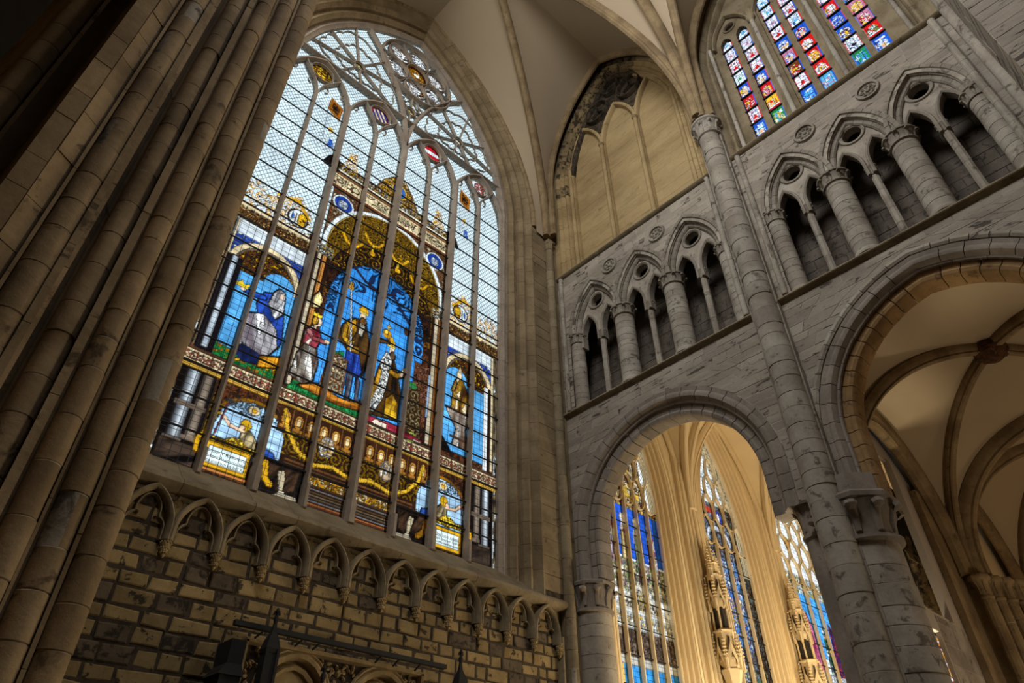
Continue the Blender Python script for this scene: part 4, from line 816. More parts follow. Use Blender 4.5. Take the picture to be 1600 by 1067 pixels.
ashlar(wt, PE, -13.0, -0.62, 11.82, 16.84, [a.grow(.2).hole(11.0) for a in TA]+[(0, 40, lambda z: (-7.22, -6.56))], 0.225, 0.45, 'grey', 'stone', 0.011, (.0, .007), .003, 0.006, 300)
names3 = {0: 'nearest the big window', 1: 'in the middle of the left bay', 2: 'left of the tall wall shaft', 3: 'right of the tall wall shaft', 4: 'in the middle of the right bay', 5: 'next to the crossing pier'}
for i, A in enumerate(TA):
    t = thing('triforium_arch', f'pointed triforium arch with oculus and two lancets, {names3[i]}', 'arch', (8.93, A.c, 14.3), 'triforium arches')
    voussoirs('hood_block', A, PE, [(-.02, -.4), (-.02, -.06), (.02, -.02), (.06, -.03), (.09, .0), (.10, .04), (.16, .05), (.20, .035), (.20, -.1), (.1, -.4)], 7, 'trimg', t, 0.005, 3)
    voussoirs('arch_block', A, PE, [(-.13, -.45), (-.13, -.16), (-.10, -.12), (-.04, -.11), (0, -.08), (0, -.45)], 6, 'trimg', t, 0.004, 3)
    h = A.h; OC = (A.c, 15.36, .23)
    L1 = Arch(A.c-h*.475, h*.335, 14.30, .62, 13.9); L2 = Arch(A.c+h*.475, h*.335, 14.30, .62, 13.9)
    oc = (OC[1]-OC[2], OC[1]+OC[2], lambda z, OC=OC: (OC[0]-math.sqrt(max(0, OC[2]**2-(z-OC[1])**2)), OC[0]+math.sqrt(max(0, OC[2]**2-(z-OC[1])**2))))
    b = B(); G_ = A.grow(-.02)
    outer = [(13.9, 99, lambda z: (-99, G_.c-max(.0, G_.half(z)))), (13.9, 99, lambda z: (G_.c+max(.0, G_.half(z)), 99))]
    slab(b, PE, A.c-h, A.c+h, 14.16, A.apex-.05, [L1.hole(13.9), L2.hole(13.9), oc]+outer, 0.035, -.20, -.42); b.obj('tympanum', 'greyl', t)
    n = 20
    B().sweep([(PE[0](A.c+.23*math.cos(a), 15.36+.23*math.sin(a)), (0, math.cos(a), math.sin(a)), (-1, 0, 0)) for a in np.linspace(0, 2*PI, n+1)], [(-.01, -.3), (-.01, -.20), (.03, -.16), (.07, -.165), (.09, -.19), (.09, -.3)], caps=False).obj('oculus_ring', 'trimg', t, 0.7)
    for Lc in (L1, L2):
        B().sweep(arch_path(Lc, PE, n=14), [(-.005, -.42), (-.005, -.20), (.03, -.17), (.06, -.17), (.08, -.2), (.08, -.42)]).obj('lancet_moulding', 'trimg', t, 0.7)
def tri_column(y, r, lab, grp):
    t = thing('triforium_column', lab, 'column', (9.17, y, 11.80), grp)
    B().lathe([(r*1.18, 0), (r*1.18, .05), (r*1.12, .09), (r*1.02, .13), (r, .16)], 18).obj('base', 'greyl', t, 0.6, local=True)
    drums(t, r, .12, 2.30, .2, 'greyl', 18, wob=.003, gap=.004, cham=.004); capital(t, r, 2.30, .34, 'trimg', 18, 9, flare=1.28)
cl = ['respond beside the corner shaft', 'second from the corner shaft', 'third from the corner shaft', 'respond left of the tall wall shaft']
cr = ['respond right of the tall wall shaft', 'second to the right of the tall wall shaft', 'third to the right of the tall wall shaft', 'respond beside the crossing pier']
for (nm, cs, h, yy, cols), labs in zip(bays, (cl, cr)):
    for y, lb in zip(cols, labs): tri_column(y, .275 if 'respond' not in lb else .21, 'round triforium column with foliage capital, '+lb, 'triforium columns')
for i, A in enumerate(TA):
    t = thing('colonnette', f'slender octagonal colonnette inside the triforium arch {names3[i]}', 'column', (9.24, A.c, 11.80), 'triforium colonnettes')
    B().lathe([(.13, 0), (.13, .06), (.09, .12)], 8, a0=PI/8).obj('base', 'greyl', t, local=True)
    drums(t, .085, .1, 2.12, .5, 'greyl', 8, 'shaft_stone', .002, PI/8); capital(t, .09, 2.10, .30, 'trimg', 12, 6, flare=1.5, abn=8)
# slim wall shafts either side of each bay
def slim_shaft(x, y, r, z0, z1, lab, mat='greyl', h=.55):
    t = thing('wall_shaft', lab, 'shaft', (x, y, z0)); drums(t, r, 0, z1-z0, h, mat, 10, 'shaft_stone', .003); return t
slim_shaft(8.88, -0.86, .07, 11.8, 16.85, 'slim shaft framing the triforium bay at the corner')
slim_shaft(8.88, -6.42, .07, 11.8, 16.85, 'slim shaft framing the triforium bay left of the tall shaft')
slim_shaft(8.88, -7.40, .07, 11.8, 16.85, 'slim shaft framing the triforium bay right of the tall shaft')
slim_shaft(8.86, -12.45, .08, 11.8, 16.85, 'slim shaft framing the triforium bay at the crossing pier')
# carved medallions
def medallion(y, lab):
    t = thing('medallion', lab, 'medallion', (8.92, y, 16.12), 'spandrel medallions')
    pl = planeE(0)
    ring = [((0, math.cos(a)*.24, math.sin(a)*.24), (0, math.cos(a), math.sin(a)), (-1, 0, 0)) for a in np.linspace(0, 2*PI, 25)]
    B().sweep(ring, [(-.03, -.02), (-.02, .05), (.03, .055), (.05, .0)], caps=False).obj('rim', 'trimg', t, 0.8, local=True)
    B().add([(0.0, math.cos(a)*.24, math.sin(a)*.24) for a in np.linspace(0, 2*PI, 25)[:-1]]+[], [tuple(range(24))]).obj('disc', 'mortar', t, local=True)
    for k in range(8):
        a = 2*PI*k/8; b = B(); c, s_ = math.cos(a), math.sin(a)
        P = lambda r, w, d: (-d, c*r-s_*w, s_*r+c*w)
        b.add([P(.07, 0, .01), P(.14, -.055, .03), P(.20, 0, .015), P(.14, .055, .03), P(.14, 0, .06)], [(0, 1, 4), (1, 2, 4), (2, 3, 4), (3, 0, 4)]).obj('petal', 'trimg', t, local=True)
    B().lathe([(.06, 0), (.05, .03), (.01, .05)], 10).obj('button', 'trimg', t, 0.6, local=True).rotation_euler = (0, -PI/2, 0)
for y, lb in ((-2.80, 'nearest the big window'), (-4.56, 'left of the tall wall shaft'), (-9.12, 'right of the tall wall shaft'), (-10.72, 'nearest the crossing pier')):
    medallion(y, 'round carved rosette medallion between triforium arches, '+lb)

# ---------------------------------------------------------------- clerestory: blind window and coloured window
wc = struct('wall_east_clerestory', 'upper east wall holding a blind window and a coloured window', (8.93, -6, 17), 'wall')
BW = Arch(-3.76, 2.42, 21.2, 4.75, 17.0); CW = Arch(-9.88, 2.45, 21.3, 4.9, 17.0)
b = B(); slab(b, PE, -13.1, -0.45, 16.9, 28.3, [BW.grow(.44).hole(16.9), CW.grow(.44).hole(16.9)], 0.2, 0, -1.1); b.obj('wall_core', 'blind', wc)
B().box(9.32, 9.6, -6.4, -1.2, 16.9, 26.2).obj('blind_panel', 'blind', wc)
ashlar(wc, planeE(9.32), -6.1, -1.4, 17.05, 24.0, [], 0.42, 0.9, 'blind', 'panel_stone', 0.006, (.001, .006), .003, 0.0, 120)
bw = thing('blind_window', 'tall blind window of three plastered lancets beside the corner', 'window', (8.93, -3.76, 17))
voussoirs('jamb_block', BW, PE, [(-.04, -.4), (-.04, -.1), (0, -.04), (.05, -.05), (.09, -.09), (.12, -.05), (.17, .02), (.22, .02), (.26, -.04), (.30, .02), (.36, .06), (.42, .05), (.45, -.05), (.45, -.4)], 18, 'blind', bw, 0.004, 3, matfn=lambda f, sd: ('soot' if (sd == 1 and f > .42+random.uniform(-.06, .06)) or (sd == 0 and f > .8) else 'blind'))
voussoirs('jamb_block', BW, PE, [(-.22, -.42), (-.22, -.26), (-.17, -.2), (-.12, -.2), (-.08, -.24), (-.04, -.22), (-.04, -.42)], 18, 'blind', bw, 0.004, 3, matfn=lambda f, sd: ('black' if (sd == 1 and f > .5+random.uniform(-.06, .06)) or (sd == 0 and f > .82) else 'blind'))
LH = .71
for c in (-2.25, -3.77, -5.29):
    A = Arch(c, LH, 22.2, 1.75, 17.05)
    voussoirs('lancet_block', A, PE, [(-.03, -.42), (-.03, -.28), (.0, -.22), (.05, -.20), (.10, -.22), (.12, -.28), (.12, -.42)], 8, 'blind', bw, 0.004, 3)
for y in (-3.01, -4.53, -1.47, -6.05):
    for z in (22.2,): B().lathe([(.07, -.06), (.11, 0), (.11, .05), (.08, .09)], 10, (9.12, y, z)).obj('ring_capital', 'rib', bw, 0.7)
    B().lathe([(.075, 17.02), (.075, 22.2)], 10, (9.13, y, 0)).obj('mullion_shaft', 'blind', bw, 0.7)
PB2 = planeE(9.2)
for c, z, r in ((-3.0, 24.35, .5), (-4.5, 24.35, .5), (-3.76, 25.15, .36)):
    bar(circ(c, z, r, 20), PB2, .09, -.1, .1, 'tracery_ring', 'black', bw)
    for kk in range(3):
        a = PI/2+kk*2*PI/3; bar([(c, z), (c+r*math.cos(a)*.6, z+r*math.sin(a)*.6)], PB2, .05, -.1, .05, 'tracery_cusp', 'black', bw)
b = B(); TOPA = BW.grow(-.2); slab(b, planeE(9.31), BW.c-2.3, BW.c+2.3, 23.2, 25.9, [Arch(c, LH+.1, 22.2, 1.9, 17).hole(17) for c in (-2.25, -3.77, -5.29)]+[(17, 99, lambda z: (-99, TOPA.c-TOPA.half(z))), (17, 99, lambda z: (TOPA.c+TOPA.half(z), 99))], .08, -.1, .03); b.obj('tracery_field', 'black', bw)
voussoirs('soffit_block', BW.grow(-.1), PE, [(-.02, -.4), (-.02, -.14), (.03, -.08), (.08, -.13), (.08, -.4)], 16, 'black', bw, .004, 3, ['black', 'blind']) if False else None

w2 = struct('window_2', 'clerestory window of three pairs of red and blue stained lancets', (9.4, -9.88, 17), 'window')
voussoirs('jamb_block', CW, PE, [(-.05, -.6), (-.05, -.3), (.0, -.22), (.05, -.22), (.10, -.26), (.14, -.12), (.2, -.05), (.27, -.06), (.31, .0), (.38, .05), (.45, .04), (.45, -.6)], 18, 'trim', w2, 0.004, 3)
PG = planeE(9.42)
LC = [-8.09, -8.655, -9.54, -10.09, -10.97, -11.50]; LW = .185
CC = Canvas(-12.1, -7.6, 17.4, 25.4, 0.025, 'e8eef4', 0)
pal = dict(w='eaf2fa', r='d01818', b='2258c8', g='1f8a4a', y='f0c030', p='c07a9a', k='1a1420', n='6a3a1a', t='4fb0e0')
seqs = [['bw', 'wr', 'rr', 'by', 'wg', 'wr', 'wp', 'wt'], ['gy', 'yr', 'rp', 'bw', 'wr', 'wr', 'wp', 'wt'], ['bt', 'wr', 'nr', 'pb', 'bw', 'wr', 'wp', 'wt'],
        ['tp', 'rw', 'ry', 'rw', 'br', 'wt', 'wr', 'wp'], ['gb', 'wk', 'bn', 'bb', 'rw', 'wp', 'wr', 'wt'], ['bw', 'rg', 'pr', 'py', 'bw', 'wb', 'wr', 'wt']]
PH = .655; Z0 = 17.62
for i, c in enumerate(LC):
    for j in range(10):
        s_ = seqs[i][min(j, 7)]; z0 = Z0+PH*j; m_ = CC.rect(c-LW, c+LW, z0, z0+PH); A_, B_ = pal[s_[0]], pal[s_[1]]
        CC.put(m_, A_, 0, .15, 200+i*10+j, .1)
        if s_[0] == 'w': CC.scroll(m_, B_, .16, 210+i*11+j, .1); CC.scroll(m_, '3a5a9a', .13, 260+i*11+j, .08); CC.put(CC.poly([(c-.09, z0+.2), (c+.09, z0+.2), (c, z0+.42)]) if B_ == pal['r'] else CC.ell(c, z0+.32, .06), B_, 0)
        else:
            CC.orn(CC.ell(c+.02, z0+.3, .14, .24), [B_, A_, pal['w'], B_, pal['k'], pal['y']], .11, 300+i*13+j)
            if j == 0: CC.orn(CC.rect(c-.12, c+.12, z0+.1, z0+.55), [A_, pal['t'], B_, A_, pal['w']], .1, 330+i)
            if j == 1: CC.put(CC.rect(c-LW, c+LW, z0+.08, z0+.17), pal['r'], 0); CC.put(CC.rect(c-LW, c+LW, z0+.17, z0+.22), pal['w'], 0)
            if s_ in ('by', 'bw', 'pb', 'br'): CC.put(CC.ell(c, z0+.22, .07, .09), 'e0b890', 0)
        CC.put(CC.rect(c-LW, c-LW+.03, z0, z0+PH) | CC.rect(c+LW-.03, c+LW, z0, z0+PH), [pal['b'], pal['r']][j % 2], 0)
        CC.put(CC.rect(c-LW-.05, c+LW+.05, z0-.02, z0+.02), '08080a', 0)
ZT = [22.95]*6
for i, c in enumerate(LC):
    zt = 22.9 if i < 2 else 24.2 if i < 4 else 22.9
    z = Z0
    while z < zt-.1:
        CC.pane(c-LW-.02, c+LW+.02, z, min(zt, z+PH), PG, 0, 'glassE', w2, 'pane')
        B().box(9.36, 9.40, c-LW-.02, c+LW+.02, z-.02, z+.02).obj('saddle_bar', 'iron', w2); z += PH
b = B(); hs = [Arch(c, LW, (22.9 if i < 2 or i > 3 else 24.2)-.32, .32, 17.6).hole(17.55) for i, c in enumerate(LC)]
octr = [(-8.37, 23.25, .17), (-11.23, 23.25, .17), (-9.82, 24.5, .17)]
for (c, z, r) in octr: hs.append((z-r, z+r, lambda q, c=c, z=z, r=r: (c-math.sqrt(max(0, r*r-(q-z)**2)), c+math.sqrt(max(0, r*r-(q-z)**2)))))
slab(b, PG, -12.4, -7.35, 17.0, 26.4, hs, .05, .03, -.14); b.obj('tracery_plate', 'trim', w2)
for (c, z, r) in octr:
    CC.orn(CC.ell(c, z, r), [pal['w'], pal['r'], pal['w'], pal['b']], .1, 400); CC.pane(c-r, c+r, z-r, z+r, PG, 0, 'glassE', w2, 'pane')
    bar(circ(c, z, r+.03, 16), planeE(9.38), .05, 0, .05, 'oculus_ring', 'trim', w2)
for c in (-9.10, -10.53):    # stout mullions between the pairs
    bar([(c, 17.0), (c, 23.2)], planeE(9.36), .34, 0, .16, 'mullion', 'trim', w2); B().lathe([(.07, 17.0), (.07, 22.4)], 10, (9.16, c, 0)).obj('mullion_shaft', 'greyl', w2, 0.7)
    B().lathe([(.07, -.08), (.10, 0), (.14, .1), (.14, .16)], 10, (9.16, c, 22.4)).obj('shaft_capital', 'trim', w2, 0.6)
for c in (-8.37, -9.82, -11.23): bar(arch_pts(Arch(c, .66, 22.5, 1.35), 18), planeE(9.36), .1, 0, .14, 'subarch_moulding', 'trim', w2)
for c in (-7.62, -12.12): B().lathe([(.06, 17.0), (.06, 22.4)], 10, (9.1, c, 0)).obj('jamb_shaft', 'greyl', w2, 0.7)
B().add([(8.98, -12.4, 16.98), (8.98, -7.35, 16.98), (9.40, -7.35, 17.58), (9.40, -12.4, 17.58)], [(0, 1, 2, 3)]).obj('sloping_sill', 'trim', w2)

# ---------------------------------------------------------------- tall shafts and columns
t = thing('tall_wall_shaft', 'tall round grey shaft rising up the middle of the east wall', 'shaft', (8.75, -6.90, 0))
drums(t, .29, 2.0, 18.05, .37, 'greyl', 22, wob=.008); capital(t, .29, 18.05, .62, 'greyl', 22, 9, flare=1.42)
B().box(8.78, 9.0, -7.22, -6.56, 2, 28).obj('shaft_backing', 'grey', t)
t = thing('corner_shaft', 'thin round shaft with small capital in the corner beside the great window', 'shaft', (8.62, -0.66, 0))
drums(t, .135, 2.0, 18.15, .42, 'trim', 14, wob=.004); capital(t, .135, 18.15, .42, 'trim', 14, 6, flare=1.55, abn=4)
B().box(8.5, 8.95, -.68, -.4, 0, 28).obj('corner_pier', 'jamb', t)
for lab, y, r, capz, x in (('grey round half column carrying the chapel arch beside the corner', -0.78, .42, 6.42, 9.30), ('massive round grey column with crocket capital behind the tall shaft', -7.10, .56, 6.15, 9.34)):
    t = thing('arcade_column', lab, 'column', (x, y, 0), 'arcade columns')
    drums(t, r, 1.5, capz, .31, 'greyl', 26, wob=.005); capital(t, r, capz, .85 if r > .5 else .68, 'arch', 26, 10, flare=1.32, abn=8)
    if r > .5:
        B().lathe([(r*1.2, capz+.83), (r*1.2, capz+1.2)], 8, a0=PI/8).obj('impost', 'arch', t, local=True)
t = thing('respond_capital', 'small polygonal capital under the near end of the chapel arch', 'capital', (9.32, -6.38, 6.55))
B().lathe([(.26, -4.5), (.26, 0)], 12).obj('shaft', 'arch', t, 0.6, local=True); capital(t, .26, 0, .85, 'arch', 12, 6, flare=1.6, abn=6)
# crossing pier at the right edge
wp = thing('crossing_pier', 'big grey ashlar crossing pier at the right edge', 'pier', (8.2, -13.6, 0))
B().box(7.35, 9.6, -14.6, -12.84, 0, 28.4).obj('pier_core', 'mortar', wp)
PS = ((lambda u, z, d=0.0: (u, -12.84+d, z)), (lambda a, b: (a, 0, b)), (0, 1, 0))
ashlar(wp, PS, 7.35, 8.93, 9.0, 24, [], .30, .8, 'grey', 'stone', .012, (.003, .014), .008, .003, 150)
ashlar(wp, planeE(7.35), -14.5, -12.84, 9, 24, [], .30, .8, 'grey', 'stone', .012, (.003, .014), .008, .003, 150)
B().lathe([(.14, 0), (.14, 28)], 12, (8.75, -12.80, 0)).obj('angle_shaft', 'greyl', wp, .7)

# ================================================================== VAULTS
def half_arch(p0, p1, zs, za, st=0.0, n=16, mode='ell'):
    """points from the springing p0 (x, y) up to the apex above p1; st = stilt height"""
    out = []; L = math.hypot(p1[0]-p0[0], p1[1]-p0[1]); rise = za-zs-st
    A = Arch(0, L, 0, max(rise, L*1.0001)) if rise >= L else None
    for i in range(n+1):
        f = i/n
        if A:
            u, z, _, _ = A.at(f*A.L); s_ = (L+u)/L
        else:
            a = f*PI/2; s_, z = 1-math.cos(a), rise*math.sin(a)
        out.append((p0[0]+(p1[0]-p0[0])*s_, p0[1]+(p1[1]-p0[1])*s_, zs+st+z))
    return [(p0[0], p0[1], zs)]+out if st > 0 else [out[0]]+out
RIBP = [(-.34, -.05), (-.30, -.10), (-.24, -.09), (-.20, -.13), (-.10, -.15), (.02, -.15), (.02, .15), (-.10, .15), (-.20, .13), (-.24, .09), (-.30, .10), (-.34, .05)]
def rib(pts, parent, mat, sc=1.0, name='rib_stone', nseg=10, prof=RIBP):
    pts = [Vector(p) for p in pts]; d = (pts[-1]-pts[0]); d.z = 0; d.normalize(); bn = Vector((-d.y, d.x, 0)); fr = []
    for i, p in enumerate(pts):
        tv = (pts[min(len(pts)-1, i+1)]-pts[max(0, i-1)])
        if tv.length < 1e-6: continue
        tv.normalize(); n = bn.cross(tv)
        if n.z < 0 or (abs(n.z) < 1e-3 and n.dot(d) > 0): n = -n
        fr.append((p, n, bn))
    m_ = len(fr)-1; nseg = min(nseg, m_)
    for k in range(nseg):
        a, c = k*m_//nseg, (k+1)*m_//nseg
        B().sweep(fr[a:c+1], [(q*sc, w*sc) for q, w in prof]).obj(name, mat, parent, 0.6)
def web(W_, D_, parent, mat, name='vault_web', k=7):
    vs = []; fs = []; n = len(W_)
    for p, q in zip(W_, D_):
        for j in range(k+1):
            f = j/k; vs.append(tuple(p[i]+(q[i]-p[i])*f for i in range(3)))
    for i in range(n-1):
        for j in range(k): fs.append((i*(k+1)+j, i*(k+1)+j+1, (i+1)*(k+1)+j+1, (i+1)*(k+1)+j))
    B().add(vs, fs).obj(name, mat, parent, 1.2)
def vault(name, label, x0, x1, y0, y1, zs, zc, sides, mat, ribmat, sc=1.0, boss=None, dzs=None, wallribs=True, nseg=12):
    """sides: dict of N/S/E/W -> (spring z, apex z, stilt, inset)"""
    t = struct(name, label, ((x0+x1)/2, (y0+y1)/2, zs), 'ceiling'); c = ((x0+x1)/2, (y0+y1)/2); n = 18
    cor = {'SW': (x0, y0), 'SE': (x1, y0), 'NW': (x0, y1), 'NE': (x1, y1)}
    dg = {k: half_arch(p, c, zs, zc, 0.0, n) for k, p in cor.items()}
    for k in dg: rib(dg[k], t, ribmat, sc, nseg=nseg)
    mids = {'N': (c[0], y1), 'S': (c[0], y0), 'E': (x1, c[1]), 'W': (x0, c[1])}
    for sd, prs in (('N', ('NW', 'NE')), ('S', ('SW', 'SE')), ('E', ('SE', 'NE')), ('W', ('SW', 'NW'))):
        z_s, z_a, st, ins = sides[sd]; mdl = mids[sd]
        for pr in prs:
            p = cor[pr]; L = math.hypot(mdl[0]-p[0], mdl[1]-p[1]); f = ins/L
            p2 = (p[0]+(mdl[0]-p[0])*f, p[1]+(mdl[1]-p[1])*f)
            wv = half_arch(p2, mdl, z_s, z_a, st, n)
            web(wv, dg[pr], t, mat)
            if wallribs and sd in wallribs: rib(wv, t, ribmat, sc*wallribs[sd], nseg=nseg)
    if boss:
        B().lathe([(.02, -.42), (.14, -.40), (boss*.8, -.30), (boss, -.18), (boss*.95, -.05), (boss*.5, .05)], 14, (c[0], c[1], zc)).obj('boss', 'boss', t, .5)
        for k in range(8):
            a = k*PI/4; B().lathe([(.01, -.07), (.07, -.02), (.05, .05)], 6, (c[0]+boss*.8*math.cos(a), c[1]+boss*.8*math.sin(a), zc-.24)).obj('boss_leaf', 'boss', t, .6)
    return t
vault('ceiling', 'plastered rib vault of the transept bay in front of the great window', -2.6, 8.58, -6.9, -0.68, 18.65, 26.1,
      dict(N=(18.7, 26.35, .1, .55), S=(18.7, 26.4, .2, 0), E=(18.7, 26.35, 2.4, .15), W=(18.7, 26.35, 2.4, .15)), 'web', 'rib', 0.95, None, wallribs={'S': 1.25, 'E': .7})
vault('ceiling.001', 'plastered rib vault of the next transept bay above the coloured clerestory window', -2.6, 8.58, -12.9, -6.9, 18.65, 26.1,
      dict(N=(18.7, 26.4, .2, 0), S=(18.7, 26.4, .2, 0), E=(18.7, 26.35, 2.4, .15), W=(18.7, 26.35, 2.4, .15)), 'web', 'rib', 0.95, None, wallribs={'E': .8})
vault('ceiling.002', 'brown plastered aisle vault with carved boss seen through the right arch', 9.52, 15.3, -12.8, -7.2, 7.0, 10.75,
      dict(N=(7.0, 10.3, .3, .1), S=(7.0, 10.3, .3, .1), E=(7.0, 10.3, .3, .1), W=(7.0, 10.70, 1.3, .1)), 'webw', 'rib', 0.7, .34, wallribs={'N': 1.7, 'E': 1.4})
vault('ceiling.003', 'farther aisle vault bay behind the moulded cross arch', 15.5, 21, -12.8, -7.2, 7.0, 10.75,
      dict(N=(7.0, 10.3, .3, .1), S=(7.0, 10.3, .3, .1), E=(7.0, 10.3, .3, .1), W=(7.0, 10.4, .3, .1)), 'webw', 'rib', 0.85, None, wallribs={'N': 1.2})
# aisle shafts, side wall, statue
for i, (x, y, lab) in enumerate(((14.95, -7.42, 'leftmost shaft of the aisle pier under the vault ribs'), (15.30, -7.55, 'second shaft of the aisle pier under the vault ribs'), (15.62, -7.70, 'third shaft of the aisle pier under the vault ribs'), (15.95, -7.88, 'rightmost shaft of the aisle pier at the frame edge'))):
    t = thing('aisle_shaft', lab, 'shaft', (x, y, 0), 'aisle pier shafts'); drums(t, .13, 2, 6.45, .55, 'rib', 12, wob=.004); capital(t, .13, 6.45, .5, 'rib', 12, 6, flare=1.7, abn=8)
B().box(15.0, 16.4, -7.4, -6.6, 0, 11).obj('aisle_pier_core', 'rib', label='square core of the aisle pier behind its shafts', cat='pier')
B().box(21.0, 21.4, -13.4, -6.5, 0, 12).box(9.7, 21.4, -13.5, -13.1, 0, 17.6).obj('wall_aisle_end', 'webw', label='plain walls closing the far aisle bays', cat='wall', kind='structure')
wa = struct('wall_aisle', 'pale wall under the left rib of the aisle vault', (12.5, -6.8, 0), 'wall')
PA = planeN(-6.95); OPN = [(5.75, 9.4, lambda z: (10.2, 13.2)), (2.0, 5.35, lambda z: (11.2, 12.3))]
b = B(); slab(b, PA, 9.6, 15.6, 0, 11.2, OPN, .15, 0, -.08); b.obj('wall_core', 'white', wa)
B().box(14.05, 15.2, -7.1, -6.96, 0, 8.9).obj('pier_strip', 'rib', wa); B().box(13.2, 13.32, -7.02, -6.95, 5.7, 9.4).obj('plaster_fillet', 'white', wa)
ashlar(wa, PA, 12.36, 14.0, 3.0, 5.70, OPN, .35, .7, 'greyl', 'stone', .012, (.003, .012), .006, 0, 60)
B().box(10.0, 17.0, -6.32, -6.26, 5.75, 9.6).obj('niche_back', 'dark', wa)  # dark sheet behind the opening, its shade put into the colour
for k in range(5):      # carved tracery band at the head of the dark opening
    bar(circ(13.0+.3*k, 8.45, .13, 12), planeN(-6.72), .05, 0, .06, 'tracery_ring', 'retable', wa)
# statue in the niche: robed standing figure as one continuous body
def statue(loc, h, lab, mat):
    t = thing('statue', lab, 'statue', loc); b = B(); n = 18
    prof = [(.20, .13, 0), (.23, .15, .02), (.20, .14, .12), (.17, .13, .3), (.155, .12, .45), (.15, .11, .55), (.175, .115, .66), (.19, .11, .76), (.15, .09, .815), (.055, .055, .84), (.05, .05, .86), (.068, .075, .885), (.078, .085, .925), (.07, .078, .965), (.03, .035, .995)]
    vs = []; fs = []
    for k, (a, c, z) in enumerate(prof):
        for i in range(n):
            th = 2*PI*i/n; fold = 1+.07*math.sin(th*7+z*6) if z < .6 else 1
            vs.append((a*fold*h*.62*math.cos(th)+.03*h*math.sin(z*3), c*fold*h*.62*math.sin(th), z*h))
    for k in range(len(prof)-1):
        for i in range(n): j = (i+1) % n; fs.append((k*n+i, k*n+j, (k+1)*n+j, (k+1)*n+i))
    fs += [tuple(range(n-1, -1, -1)), tuple(range((len(prof)-1)*n, len(prof)*n))]
    b.add(vs, fs).obj('body', mat, t, 1.0, local=True)
    for sg in (-1, 1):
        pts = [(sg*.115, 0, .76), (sg*.15, -.03, .64), (sg*.13, -.09, .56), (sg*.03, -.12, .6)]; rr = [.045, .042, .036, .025]
        q = B(); path = []
        for (x, y, z) in pts: path.append(((x*h, y*h, z*h), (1, 0, 0), (0, .7, .7)))
        vv = []; ff = []
        for (P, N, Bn), r in zip(path, rr):
            for k in range(8): a = k*PI/4; vv.append(tuple(P[i]+h*r*(math.cos(a)*N[i]+math.sin(a)*Bn[i]) for i in range(3)))
        for k in range(3):
            for i in range(8): ff.append((k*8+i, k*8+(i+1) % 8, (k+1)*8+(i+1) % 8, (k+1)*8+i))
        ff += [tuple(range(8)), tuple(range(24, 32))]
        q.add(vv, ff).obj('sleeve', mat, t, 1.0, local=True)
    B().lathe([(.15*h, -.2), (.15*h, -.1), (.13*h, 0.0)], 8).obj('plinth', mat, t, local=True)
    return t
statue((13.62, -6.62, 6.02), 1.75, 'dim stone statue in a dark niche behind the massive column', 'soot')

# ================================================================== CHAPEL BEHIND THE LEFT ARCH
wch = struct('wall_chapel', 'golden moulded chapel wall with three tall stained windows', (17, 0, 0), 'wall')
CWS = [Arch(12.25, 1.35, 10.6, 4.1, 2.5), Arch(17.5, 1.25, 10.4, 4.3, 2.5), Arch(23.3, 2.1, 10.9, 4.3, 2.5)]
PC = planeN(-0.34); b = B()
slab(b, PC, 9.5, 27.0, 0, 17.4, [a.grow(.55).hole(2.5) for a in CWS], .25, 0, -.9); b.obj('wall_core', 'chapel', wch)
EW = Arch(-3.6, 1.9, 9.5, 3.2, 3.0); slab(b := B(), planeE(26.8), -7, .5, 0, 17.5, [EW.hole(3.0)], .3, 0, -.4); b.box(9.6, 27, -7.0, -6.75, 11.2, 17.5).box(15.6, 27, -6.9, -6.6, 0, 11.2).obj('end_wall', 'chapel', wch)
labs = ['chapel window nearest the corner, half hidden by the arch', 'middle chapel window with pointed tracery head', 'chapel window farthest right, partly behind the column']
CA = Canvas(-5.6, -1.6, 3.0, 12.7, .06, 'c87018', 0); CA.orn(CA.U > -9, ['e8a030', '8a2010', 'f0e8e0', '5a1a3a', 'c87018', 'e8c060'], .5, 500)
w7 = struct('window_6', 'sliver of orange stained glass glimpsed behind the massive column', (26.8, -3.6, 3), 'window')
for i in range(4):
    for j in range(9): CA.pane(-5.5+.95*i, -5.5+.95*(i+1), 3+1.07*j, 3+1.07*(j+1), planeE(27.0), 0, 'glassE', w7)
    bar([(-5.5+.95*i, 3), (-5.5+.95*i, 12.2)], planeE(27.0), .1, -.02, .1, 'mullion', 'chapel', w7)
